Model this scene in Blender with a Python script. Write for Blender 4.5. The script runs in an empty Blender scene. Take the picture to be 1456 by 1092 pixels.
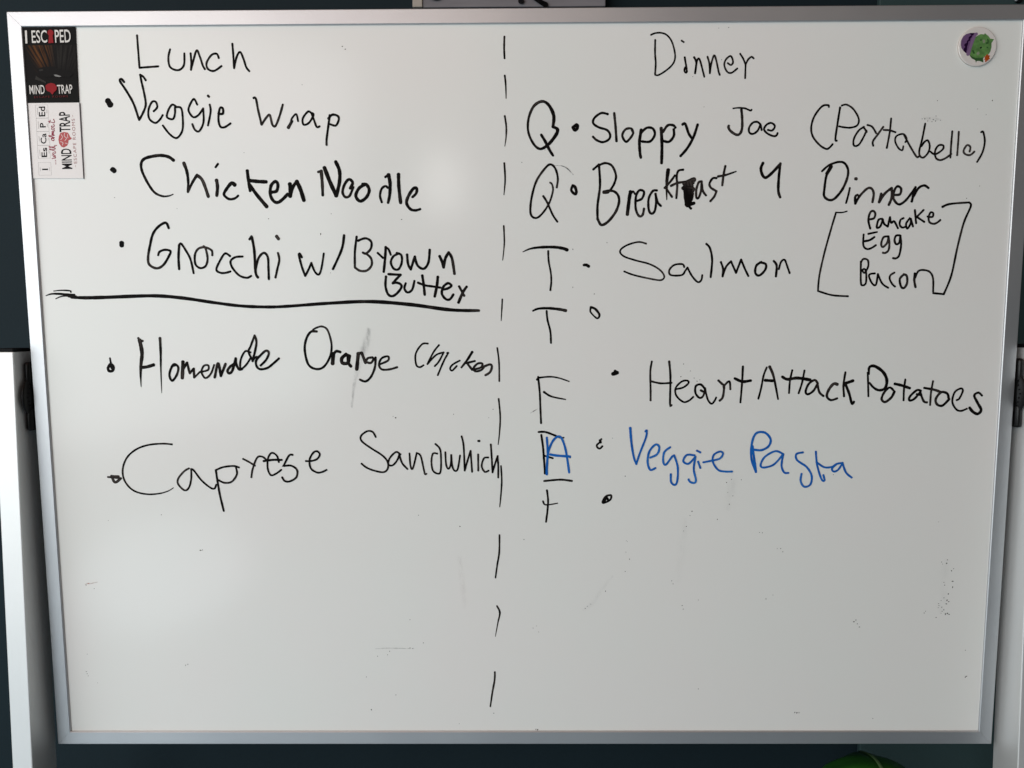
import bpy, bmesh, math, random
from mathutils import Matrix, Vector
random.seed(4)
S = bpy.context.scene
COL = S.collection
# ---------------------------------------------------------------- camera
F = 1093.6301; TH = 0.039619; BH = 0.46000; FW = 0.01738; BW = .61
cam = bpy.data.cameras.new('camera'); co = bpy.data.objects.new('camera', cam); COL.objects.link(co)
M = [[0.999967, 0.003581, 0.007252, -0.004968], [0.006998, 0.066355, -0.997772, -0.953426], [-0.004054, 0.99779, 0.066327, 1.4768]]
co.matrix_world = Matrix([M[0], M[1], M[2], [0, 0, 0, 1]])
cam.sensor_fit = 'HORIZONTAL'; cam.sensor_width = 36; cam.lens = 36*F/1456; cam.clip_start = .02; cam.clip_end = 100
S.camera = co
# ---------------------------------------------------------------- world: dim room light, warmer from above
w = bpy.data.worlds.new('World'); S.world = w; w.use_nodes = True
nt = w.node_tree; bg = nt.nodes['Background']
tc = nt.nodes.new('ShaderNodeTexCoord'); sx = nt.nodes.new('ShaderNodeSeparateXYZ'); mr = nt.nodes.new('ShaderNodeMapRange')
mx = nt.nodes.new('ShaderNodeMix'); mx.data_type = 'RGBA'
nt.links.new(tc.outputs['Generated'], sx.inputs[0]); nt.links.new(sx.outputs['Z'], mr.inputs['Value'])
mr.inputs['From Min'].default_value = -.7; mr.inputs['From Max'].default_value = .7
nt.links.new(mr.outputs[0], mx.inputs['Factor'])
mx.inputs['A'].default_value = (.62, .95, 1.06, 1); mx.inputs['B'].default_value = (1.08, .80, .66, 1)
nt.links.new(mx.outputs['Result'], bg.inputs['Color'])
bg.inputs['Strength'].default_value = .12
# ---------------------------------------------------------------- lamps: the window left of the board; the three others are added
def area(name, loc, target, sx_, sy_, power, color):
    l = bpy.data.lights.new(name, 'AREA'); l.shape = 'RECTANGLE'; l.size = sx_; l.size_y = sy_; l.energy = power; l.color = color
    o = bpy.data.objects.new(name, l); COL.objects.link(o); o.location = loc
    o.rotation_euler = (Vector(target)-Vector(loc)).to_track_quat('-Z', 'Y').to_euler()
    return o
area('window_light', (-2.35, -2.3, 1.74), (-.2, -.5, 1.20), 4.0, 2.1, 90, (.94, .995, 1.015))
area('warm_top_fill', (-1.0, -1.6, 2.9), (-.3, -.2, 1.6), 2.4, 2.0, 12, (1.0, .58, .42))  # added fill from above, there to warm the top of the board
area('upper_glint_light', (-.30, -2.19, 1.90), (-.09, 0, 1.6), .15, .26, .8, (1.0, .98, .94)).data.shape = 'ELLIPSE'  # unseen light added on the mirror ray of the upper board glint
area('lower_glint_light', (-1.355, -1.845, .42), (-.4, 0, 1.15), 0.62, .42, 1.8, (.88, 1.0, 1.06)).data.shape = 'ELLIPSE'  # made-up low light that gives the soft glint at the board's lower left
S.view_settings.view_transform = 'Standard'; S.view_settings.look = 'None'; S.view_settings.gamma = 1
S.view_settings.use_curve_mapping = False; S.view_settings.exposure = 0
# ---------------------------------------------------------------- materials
def mat(name, base, rough=.5, metal=0, spec=.5, noise=None, bump=0, bscale=200, coat=0, stretch=(1, 1, 1), rnoise=0):
    m = bpy.data.materials.new(name); m.use_nodes = True
    n = m.node_tree.nodes; L = m.node_tree.links; p = n['Principled BSDF']
    p.inputs['Base Color'].default_value = (*base, 1); p.inputs['Roughness'].default_value = rough
    p.inputs['Metallic'].default_value = metal; p.inputs['Specular IOR Level'].default_value = spec
    p.inputs['Coat Weight'].default_value = coat; p.inputs['Coat Roughness'].default_value = .15
    t = n.new('ShaderNodeTexCoord'); mp = n.new('ShaderNodeMapping'); mp.inputs['Scale'].default_value = stretch
    L.new(t.outputs['Object'], mp.inputs['Vector'])
    if noise:
        col2, sc, amt = noise
        nz = n.new('ShaderNodeTexNoise'); nz.inputs['Scale'].default_value = sc; nz.inputs['Detail'].default_value = 4
        L.new(mp.outputs[0], nz.inputs['Vector'])
        r = n.new('ShaderNodeMapRange'); r.inputs['From Min'].default_value = .3; r.inputs['From Max'].default_value = .7
        r.inputs['To Max'].default_value = amt
        L.new(nz.outputs['Fac'], r.inputs['Value'])
        x = n.new('ShaderNodeMix'); x.data_type = 'RGBA'
        x.inputs['A'].default_value = (*base, 1); x.inputs['B'].default_value = (*col2, 1)
        L.new(r.outputs[0], x.inputs['Factor']); L.new(x.outputs['Result'], p.inputs['Base Color'])
    if bump or rnoise:
        nb = n.new('ShaderNodeTexNoise'); nb.inputs['Scale'].default_value = bscale; nb.inputs['Detail'].default_value = 3
        L.new(mp.outputs[0], nb.inputs['Vector'])
        if bump:
            bp = n.new('ShaderNodeBump'); bp.inputs['Strength'].default_value = bump; bp.inputs['Distance'].default_value = .001
            L.new(nb.outputs['Fac'], bp.inputs['Height']); L.new(bp.outputs[0], p.inputs['Normal'])
        if rnoise:
            r2 = n.new('ShaderNodeMapRange'); r2.inputs['To Min'].default_value = rough-rnoise; r2.inputs['To Max'].default_value = rough+rnoise
            L.new(nb.outputs['Fac'], r2.inputs['Value']); L.new(r2.outputs[0], p.inputs['Roughness'])
    return m
M_board = mat('white_enamel', (.805, .800, .775), .45, spec=.16, noise=((.785, .815, .78), 4, .9), bump=.03, bscale=1.6, coat=.6)  # pink to green noise paints soft room reflections into the enamel colour
M_rail = mat('brushed_aluminium', (.60, .61, .62), .50, 1, noise=((.53, .54, .56), 7, .8), bump=.12, bscale=700, stretch=(1, 1, 1), rnoise=.08)
M_post = mat('silver_paint', (.78, .79, .78), .5, .6, noise=((.72, .74, .73), 12, .5), bump=.04, bscale=700)
M_black = mat('black_plastic', (.004, .004, .004), .3, spec=.25, bump=.1, bscale=900)
M_black_dull = mat('black_cap', (.004, .004, .005), .6, spec=.1)
M_wall = mat('slate_paint', (.0115, .0215, .0270), .6, spec=.08, noise=((.0095, .0180, .0230), 3, .8), bump=.25, bscale=260)
M_wall2 = mat('teal_lit_slate', (.036, .066, .068), .5, spec=.2, noise=((.030, .056, .058), 4, .8), bump=.2, bscale=260)  # greenish light on the dark wall, put into this panel's colour
M_floor = mat('pale_floor', (.38, .51, .61), .5, noise=((.33, .45, .54), 6, .8), bump=.2, bscale=60)  # blue-pale tone chosen so the unseen floor bounces cool light onto the board
M_card_b = mat('card_black', (.004, .004, .0035), .35, spec=.05)
M_card_w = mat('card_white', (.80, .77, .75), .45, noise=((.76, .74, .72), 30, .5))
M_card_shadow = mat('card_shadow', (.10, .09, .10), .6)
def flat(name, c, r=.45): return mat(name, c, r, spec=.05, noise=(tuple(v*.8 for v in c), 300, .6))
M_pw = flat('print_white', (.78, .76, .72)); M_pk = flat('print_black', (.012, .012, .013)); M_pr = flat('print_red', (.30, .02, .025))
M_pdr = flat('print_dark_red', (.13, .018, .02)); M_pp = flat('print_pink', (.52, .13, .13)); M_ps = flat('print_script_red', (.30, .02, .05))
M_pg = flat('print_grey_line', (.42, .40, .39)); M_wood1 = flat('print_brown', (.085, .034, .010)); M_wood2 = flat('print_brown_dark', (.035, .016, .008))
M_gr1 = flat('print_grey', (.035, .033, .03)); M_gr2 = flat('print_dark_grey', (.009, .008, .008)); M_pinkrose = flat('print_rose', (.42, .20, .20))
M_green = mat('print_green', (.13, .30, .08), .4, noise=((.05, .13, .035), 150, .9)); M_green2 = mat('print_dark_green', (.025, .09, .02), .4)
M_purple = mat('print_purple', (.15, .075, .19), .4, noise=((.11, .055, .14), 120, .6)); M_purple2 = flat('print_deep_purple', (.018, .004, .03), .4)
M_orange = flat('print_orange', (.42, .075, .012), .4); M_palegreen = flat('print_pale_green', (.24, .28, .19))
M_magnet = mat('magnet_print', (.72, .68, .65), .25, noise=((.66, .64, .60), 60, .6), coat=.4)
M_dome = mat('magnet_rim', (.52, .48, .44), .3)
M_leaf = None
M_wood = mat('whitewashed_wood', (.20, .20, .22), .6, noise=((.14, .14, .155), 14, .9), bump=.3, bscale=60, stretch=(1, 6, 6))
M_wood_edge = mat('pale_wood_edge', (.46, .43, .38), .6, noise=((.30, .28, .25), 30, .8), bump=.3, bscale=90)
M_pot = mat('grey_pot', (.25, .24, .23), .6, noise=((.2, .19, .18), 20, .6))
M_soil = mat('potting_soil', (.03, .02, .014), .9, bump=1, bscale=90)
M_stem = mat('green_stem', (.05, .12, .03), .45)
def ink_mat(name, col, col2, streak, amt=.7):
    m = mat(name, col, .5, spec=.04, noise=(col2, 60, amt)); n = m.node_tree.nodes; L = m.node_tree.links
    p = n['Principled BSDF']; a = n.new('ShaderNodeAttribute'); a.attribute_name = 'dens'
    nz = n.new('ShaderNodeTexNoise'); nz.inputs['Scale'].default_value = 900; nz.inputs['Detail'].default_value = 2
    t = n['Texture Coordinate']; L.new(t.outputs['Object'], nz.inputs['Vector'])
    # thin ink breaks up: alpha = clamp(dens*2 + noise - .5)
    m1 = n.new('ShaderNodeMath'); m1.operation = 'MULTIPLY_ADD'; m1.inputs[1].default_value = 2.0; L.new(a.outputs['Fac'], m1.inputs[0]); L.new(nz.outputs['Fac'], m1.inputs[2])
    m2 = n.new('ShaderNodeMath'); m2.operation = 'SUBTRACT'; m2.inputs[1].default_value = .55; m2.use_clamp = True; L.new(m1.outputs[0], m2.inputs[0])
    L.new(m2.outputs[0], p.inputs['Alpha'])
    # where the tip left less ink the middle of the stroke is thinner and browner
    ac = n.new('ShaderNodeAttribute'); ac.attribute_name = 'acr'
    n2 = n.new('ShaderNodeTexNoise'); n2.inputs['Scale'].default_value = 22; n2.inputs['Detail'].default_value = 3; L.new(t.outputs['Object'], n2.inputs['Vector'])
    r2 = n.new('ShaderNodeMapRange'); r2.inputs['From Min'].default_value = .52; r2.inputs['From Max'].default_value = .70; L.new(n2.outputs['Fac'], r2.inputs['Value'])
    q = n.new('ShaderNodeMath'); q.operation = 'MULTIPLY'; L.new(r2.outputs[0], q.inputs[0]); L.new(ac.outputs['Fac'], q.inputs[1])
    x2 = n.new('ShaderNodeMix'); x2.data_type = 'RGBA'; L.new(q.outputs[0], x2.inputs['Factor'])
    src = p.inputs['Base Color'].links[0].from_socket; L.new(src, x2.inputs['A']); x2.inputs['B'].default_value = (*streak, 1)
    L.new(x2.outputs['Result'], p.inputs['Base Color'])
    return m
M_ink = ink_mat('dry_black_ink', (.002, .002, .002), (.010, .008, .007), (.075, .062, .056))
M_blue = ink_mat('dry_blue_ink', (.012, .135, .50), (.008, .080, .34), (.05, .24, .62))
def smear_mat(name, col, k):
    m = bpy.data.materials.new(name); m.use_nodes = True; n = m.node_tree.nodes; L = m.node_tree.links
    p = n['Principled BSDF']; p.inputs['Base Color'].default_value = (*col, 1); p.inputs['Roughness'].default_value = .5
    a = n.new('ShaderNodeAttribute'); a.attribute_name = 'acr'       # 1 on the centre line, 0 at the rim
    t = n.new('ShaderNodeTexCoord')
    nz = n.new('ShaderNodeTexNoise'); nz.inputs['Scale'].default_value = 55; nz.inputs['Detail'].default_value = 5; nz.inputs['Roughness'].default_value = .75
    mp = n.new('ShaderNodeMapping'); mp.inputs['Scale'].default_value = (3, 1, 1); L.new(t.outputs['Object'], mp.inputs[0]); L.new(mp.outputs[0], nz.inputs['Vector'])
    r = n.new('ShaderNodeMapRange'); r.inputs['From Min'].default_value = .36; r.inputs['From Max'].default_value = .66; L.new(nz.outputs['Fac'], r.inputs['Value'])
    sm = n.new('ShaderNodeMapRange'); sm.interpolation_type = 'SMOOTHSTEP'; L.new(a.outputs['Fac'], sm.inputs['Value'])
    q = n.new('ShaderNodeMath'); q.operation = 'MULTIPLY'; L.new(r.outputs[0], q.inputs[0]); L.new(sm.outputs[0], q.inputs[1])
    q2 = n.new('ShaderNodeMath'); q2.operation = 'MULTIPLY'; q2.inputs[1].default_value = k; L.new(q.outputs[0], q2.inputs[0])
    L.new(q2.outputs[0], p.inputs['Alpha'])
    return m
# ---------------------------------------------------------------- helpers
def link(o, parent=None, label=None, cat=None, kind=None, group=None):
    COL.objects.link(o)
    if parent: o.parent = parent
    for k, v in (('label', label), ('category', cat), ('kind', kind), ('group', group)):
        if v: o[k] = v
    return o
def obj(name, bm, m, parent=None, smooth=False, **kw):
    me = bpy.data.meshes.new(name); bm.normal_update(); bm.to_mesh(me); bm.free()
    for x in (m if isinstance(m, (list, tuple)) else [m]): me.materials.append(x)
    if smooth:
        for p in me.polygons: p.use_smooth = True
    return link(bpy.data.objects.new(name, me), parent, **kw)
def empty(name, loc, **kw):
    o = bpy.data.objects.new(name, None); o.location = loc; o.empty_display_size = .05
    return link(o, **kw)
def box(bm, x0, x1, y0, y1, z0, z1, bev=0):
    vs = [bm.verts.new(p) for p in ((x0, y0, z0), (x1, y0, z0), (x1, y1, z0), (x0, y1, z0), (x0, y0, z1), (x1, y0, z1), (x1, y1, z1), (x0, y1, z1))]
    fs = [bm.faces.new([vs[i] for i in f]) for f in ((0, 3, 2, 1), (4, 5, 6, 7), (0, 1, 5, 4), (1, 2, 6, 5), (2, 3, 7, 6), (3, 0, 4, 7))]
    if bev:
        es = list({e for f in fs for e in f.edges})
        bmesh.ops.bevel(bm, geom=es, offset=bev, segments=3, affect='EDGES', profile=.5)
def prism(bm, poly, z0, z1):
    a = [bm.verts.new((x, y, z0)) for x, y in poly]; b = [bm.verts.new((x, y, z1)) for x, y in poly]
    area_ = sum(poly[i][0]*poly[(i+1) % len(poly)][1]-poly[(i+1) % len(poly)][0]*poly[i][1] for i in range(len(poly)))
    if area_ < 0: a.reverse(); b.reverse()
    bm.faces.new(b); bm.faces.new(a[::-1])
    for i in range(len(a)):
        j = (i+1) % len(a); bm.faces.new((a[i], a[j], b[j], b[i]))
def poly_obj(name, poly, z0, z1, m, parent, **kw):
    bm = bmesh.new(); prism(bm, poly, z0, z1); return obj(name, bm, m, parent, **kw)
def spline(pts):
    """Catmull-Rom through pts, sharp where a point is repeated; returns list of runs of (x, y, t)"""
    runs = []; cur = [(pts[0], 0)]; n = len(pts)
    for i in range(1, n):
        if pts[i] == pts[i-1]: runs.append(cur); cur = [(pts[i], i)]
        else: cur.append((pts[i], i))
    runs.append(cur); out = []
    for r in runs:
        if len(r) < 2: continue
        P = [p for p, _ in r]; I = [i for _, i in r]; q = []
        for k in range(len(P)-1):
            p0 = P[max(k-1, 0)]; p1 = P[k]; p2 = P[k+1]; p3 = P[min(k+2, len(P)-1)]
            L = math.dist(p1, p2); steps = max(2, min(9, int(L/.0012)+2))
            for s in range(steps):
                u = s/steps
                q.append(tuple(.5*(2*p1[a]+(p2[a]-p0[a])*u+(2*p0[a]-5*p1[a]+4*p2[a]-p3[a])*u*u+(-p0[a]+3*p1[a]-3*p2[a]+p3[a])*u**3) for a in (0, 1))+((I[k]+u)/max(n-1, 1),))
        q.append((*P[-1], I[-1]/max(n-1, 1))); out.append(q)
    return out
def lerp_list(ws, t):
    if len(ws) == 1: return ws[0]
    k = min(int(t*(len(ws)-1)), len(ws)-2); u = t*(len(ws)-1)-k
    return ws[k]*(1-u)+ws[k+1]*u
def ribbons(strokes, z0, wob=.05, fat=1.0, centre=False):
    """flat marker strokes with round ends; 'dens' falls where the stroke thins out, 'acr' is 1 on the centre line"""
    bm = bmesh.new(); dl = bm.verts.layers.float.new('dens'); al = bm.verts.layers.float.new('acr')
    zz = z0
    for ws, flatp in strokes:
        pts = [(flatp[i]*1e-5, flatp[i+1]*1e-5) for i in range(0, len(flatp), 2)]
        ws = [x*1e-5 for x in ws]
        ph = random.random()*9
        for q in spline(pts):
            n = len(q); prev = None
            dens = []; wid = []
            for i, (x, y, t) in enumerate(q):
                w_ = lerp_list(ws, t)*fat
                dens.append(min(1, max(.12, w_/.0017)) if not centre else 1)
                wid.append(w_*.5*(1+wob*math.sin(ph+i*.9)+wob*.6*math.sin(ph*3+i*2.3)))
            def ring(x, y, tx, ty, hw, d, e, ac):
                global _z
                L = math.hypot(tx, ty) or 1; nx, ny = -ty/L, tx/L
                vs = []
                for s in (-1, 0, 1):
                    v = bm.verts.new((x+nx*hw*s, y+ny*hw*s, e)); v[dl] = d; v[al] = ac if s == 0 else 0; vs.append(v)
                return vs
            rings = []
            for i, (x, y, t) in enumerate(q):
                a = q[max(i-1, 0)]; b = q[min(i+1, n-1)]; tx, ty = b[0]-a[0], b[1]-a[1]
                zz += 1.2e-7
                if i == 0:
                    L = math.hypot(tx, ty) or 1
                    for k in (.97, .75, .4):
                        r_ = wid[0]; rings.append(ring(x-tx/L*r_*k*.9, y-ty/L*r_*k*.9, tx, ty, r_*math.sqrt(1-k*k), dens[0], zz, 0 if centre else 1)); zz += 1.2e-7
                rings.append(ring(x, y, tx, ty, wid[i], dens[i], zz, 1 if (0 < i < n-1 or not centre) else .35))
                if i == n-1:
                    L = math.hypot(tx, ty) or 1
                    for k in (.4, .75, .97):
                        zz += 1.2e-7
                        r_ = wid[i]; rings.append(ring(x+tx/L*r_*k*.9, y+ty/L*r_*k*.9, tx, ty, r_*math.sqrt(1-k*k), dens[i], zz, 0 if centre else 1))
            for r0, r1 in zip(rings, rings[1:]):
                for s in (0, 1):
                    bm.faces.new((r0[s], r1[s], r1[s+1], r0[s+1]))
            zz += 2e-6
    bmesh.ops.reverse_faces(bm, faces=[f for f in bm.faces if (f.normal_update() or f.normal.z) < 0])
    return bm
def text_part(name, s, q, z, m, parent, off=0, spacing=1, **kw):
    """print s so that its box maps onto q = (lower left, lower right, upper left)"""
    c = bpy.data.curves.new('t', 'FONT'); c.body = s; c.offset = off; c.space_character = spacing; c.resolution_u = 3
    o = bpy.data.objects.new('t', c); COL.objects.link(o); bpy.context.view_layer.update()
    me = bpy.data.meshes.new_from_object(o.evaluated_get(bpy.context.evaluated_depsgraph_get())); bpy.data.objects.remove(o)
    xs = [v.co.x for v in me.vertices]; ys = [v.co.y for v in me.vertices]
    x0, x1, y0, y1 = min(xs), max(xs), min(ys), max(ys)
    for v in me.vertices:
        a = (v.co.x-x0)/(x1-x0); b = (v.co.y-y0)/(y1-y0)
        v.co = (q[0][0]+a*(q[1][0]-q[0][0])+b*(q[2][0]-q[0][0]), q[0][1]+a*(q[1][1]-q[0][1])+b*(q[2][1]-q[0][1]), z)
    me.materials.clear(); me.materials.append(m); me.name = name
    return link(bpy.data.objects.new(name, me), parent, **kw)
def line_part(name, pts, wdt, z, m, parent, closed=False, **kw):
    p = list(pts)
    if closed: p = [p[0]]+[x for a in p[1:] for x in (a, a)]+[p[0]]
    st = [[[wdt*1e5]*2, [v*1e5 for a in p for v in a]]]
    return obj(name, ribbons(st, z, wob=.0), m, parent, **kw)
# ================================================================ the setting
bm = bmesh.new(); box(bm, -3, 3, .2, .3, 0, 3.0)
wall = obj('wall', bm, M_wall, kind='structure')
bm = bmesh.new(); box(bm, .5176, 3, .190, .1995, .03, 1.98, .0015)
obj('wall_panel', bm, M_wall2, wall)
bm = bmesh.new(); box(bm, -3, 3, -3, .2, -.05, 0)
obj('floor', bm, M_floor, kind='structure')
# small hook high on the wall by the top right corner
hk = (0.7143,0.2000,1.9519)
hook = empty('wall_hook', hk, label='tiny metal hook on the dark wall above the top right board corner', cat='hook')
bm = bmesh.new(); bmesh.ops.create_cone(bm, cap_ends=True, segments=20, radius1=.006, radius2=.005, depth=.004, matrix=Matrix.Translation((.002, -.012, -.0005))@Matrix.Rotation(math.pi/2, 4, 'X'))
obj('base_plate', bm, M_black, hook, True)
bm = bmesh.new()
for i in range(7):
    a = i*.45; bmesh.ops.create_uvsphere(bm, u_segments=8, v_segments=6, radius=.0022, matrix=Matrix.Translation((-.006+.0012*i, -.017-.004*math.sin(a), -.004+.0016*i)))
obj('hook_arm', bm, M_rail, hook, True)
# ================================================================ wall clock
ck = empty('wall_clock', (-.015, .199, 2.09), label='whitewashed wooden wall clock with black numerals, cut off behind the top rail', cat='clock')
bm = bmesh.new(); box(bm, -.123, .137, -.024, 0, -.15, .15, .001)
obj('clock_face', bm, M_wood, ck)
bm = bmesh.new(); box(bm, -.1375, -.1235, -.026, 0, -.15, .15, .001)
obj('edge_strip', bm, M_wood_edge, ck)
def ckpt(px, py): return (px-728)*.001025+.012, (12-py)*.00103-.147
def ckline(name, pts, ws, label=None):
    q = [v*1e5 for p in pts for v in ckpt(*p)]
    bmx = ribbons([[[x*1e5*.00103 for x in ws], q]], 0, wob=0)
    for v in bmx.verts: v.co = Vector((v.co.x, -.0265+0*v.co.z-v.co.z, v.co.y))
    bmesh.ops.solidify(bmx, geom=bmx.faces[:], thickness=.0008)
    return obj(name, bmx, M_black_dull, ck)
ckline('numeral', [(613, -22), (605, -14), (612, -8), (621, -2), (619, 3), (613, 4), (608, 1), (609, -5), (618, -12), (620, -19), (613, -22)], [3, 3, 4, 3, 4, 3, 3])
ckline('numeral', [(824, -6), (828, -1), (834, 0), (841, -4), (842, -12), (834, -16), (828, -14), (829, -26), (842, -27)], [3, 3, 3.5, 3, 3])
ckline('clock_hand', [(716, -60), (722, -30), (728, -8), (732, 6)], [3, 4, 2.6, 2.6])
ckline('clock_hand', [(700, -50), (728, -14), (745, 0), (758, 8), (767, 13)], [2, 3, 3.4, 5.5, 7])
bm = bmesh.new(); bmesh.ops.create_cone(bm, cap_ends=True, segments=24, radius1=.0042, radius2=.0042, depth=.001, matrix=Matrix.Translation((ckpt(732.8, 8)[0], -.027, ckpt(732.8, 8)[1]))@Matrix.Rotation(math.pi/2, 4, 'X'))
obj('hand_tip', bm, M_black_dull, ck)
# ================================================================ rolling stand
st = empty('board_stand', (0, 0, 0), label='silver stand with an upright post and black knob at each side of the board', cat='stand')
PX = .6195
for s in (-1, 1):
    bm = bmesh.new(); x0, x1 = sorted((s*PX, s*(PX+.0257))); box(bm, x0, x1, -.02, .03, .06, 1.4562, .0014)
    post = obj('post', bm, M_post, st)
    bm = bmesh.new(); box(bm, x0-.0004, x1+.0004, -.0205, .0305, 1.4564, 1.4604, .0010)
    obj('end_cap', bm, M_black_dull, post)
    # pivot knob: round hub with an upward and a downward wing, in the gap between post and frame
    bm = bmesh.new()
    hub = Matrix.Translation((s*(PX-.0042), .006, 1.400))@Matrix.Diagonal((.0042, .020, .025, 1))
    bmesh.ops.create_uvsphere(bm, u_segments=32, v_segments=20, radius=1, matrix=hub)
    knob = obj('pivot_knob', bm, M_black, st, True)
    for d in (-1, 1):
        bm = bmesh.new(); xa, xb = sorted((s*(PX-.0002), s*(PX-.0080)))
        z0, z1 = sorted((1.400+d*.014, 1.400+d*.043)); box(bm, xa, xb, -.004, .014, z0, z1, .0035)
        obj('knob_wing', bm, M_black, knob, True)
    bm = bmesh.new()
    for k in range(7):
        bmesh.ops.create_uvsphere(bm, u_segments=8, v_segments=6, radius=.0009, matrix=Matrix.Translation((s*(PX-.0078), -.0075+.0018*abs(k-3), 1.384+k*.0052)))
    obj('knob_studs', bm, M_black_dull, knob, True)
    bm = bmesh.new(); box(bm, x0-.004, x1+.004, -.30, .19, .03, .058, .003); obj('foot', bm, M_post, st)
bm = bmesh.new(); box(bm, -PX, PX, -.008, .018, .32, .35, .002); obj('crossbar', bm, M_post, st)
# ================================================================ whiteboard
wb = empty('whiteboard', (0, 0, 1.4), label='large white dry-erase board with lunch and dinner menus in black and blue marker', cat='whiteboard')
wb.rotation_euler = (math.pi/2+TH, 0, 0)
ZS = -.003
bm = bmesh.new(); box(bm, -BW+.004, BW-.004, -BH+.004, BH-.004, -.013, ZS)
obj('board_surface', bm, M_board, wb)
def rail(p, q, inn):      # p, q outer corners; inn unit vector inwards; 45 degree mitres
    prof = [(0, -.016), (0, -.0009), (.0009, 0), (FW-.0008, 0), (FW, -.0008), (FW, -.0034), (FW-.001, -.016)]
    p = Vector(p); q = Vector(q); inn = Vector(inn); d = (q-p).normalized(); bm = bmesh.new(); A = []; Bq = []
    for u, z in prof:
        a = p+inn*u+d*(u+.00016); b = q+inn*u-d*(u+.00016)
        A.append(bm.verts.new((a.x, a.y, z))); Bq.append(bm.verts.new((b.x, b.y, z)))
    n = len(prof)
    for i in range(n): j = (i+1) % n; bm.faces.new((A[i], A[j], Bq[j], Bq[i]))
    bm.faces.new(A[::-1]); bm.faces.new(Bq); bmesh.ops.recalc_face_normals(bm, faces=bm.faces)
    return bm
for p, q, i in (((-BW, BH), (BW, BH), (0, -1)), ((-BW, -BH), (BW, -BH), (0, 1)), ((-BW, -BH), (-BW, BH), (1, 0)), ((BW, -BH), (BW, BH), (-1, 0))):
    obj('frame_rail', rail(p, q, i), M_rail, wb)
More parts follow.
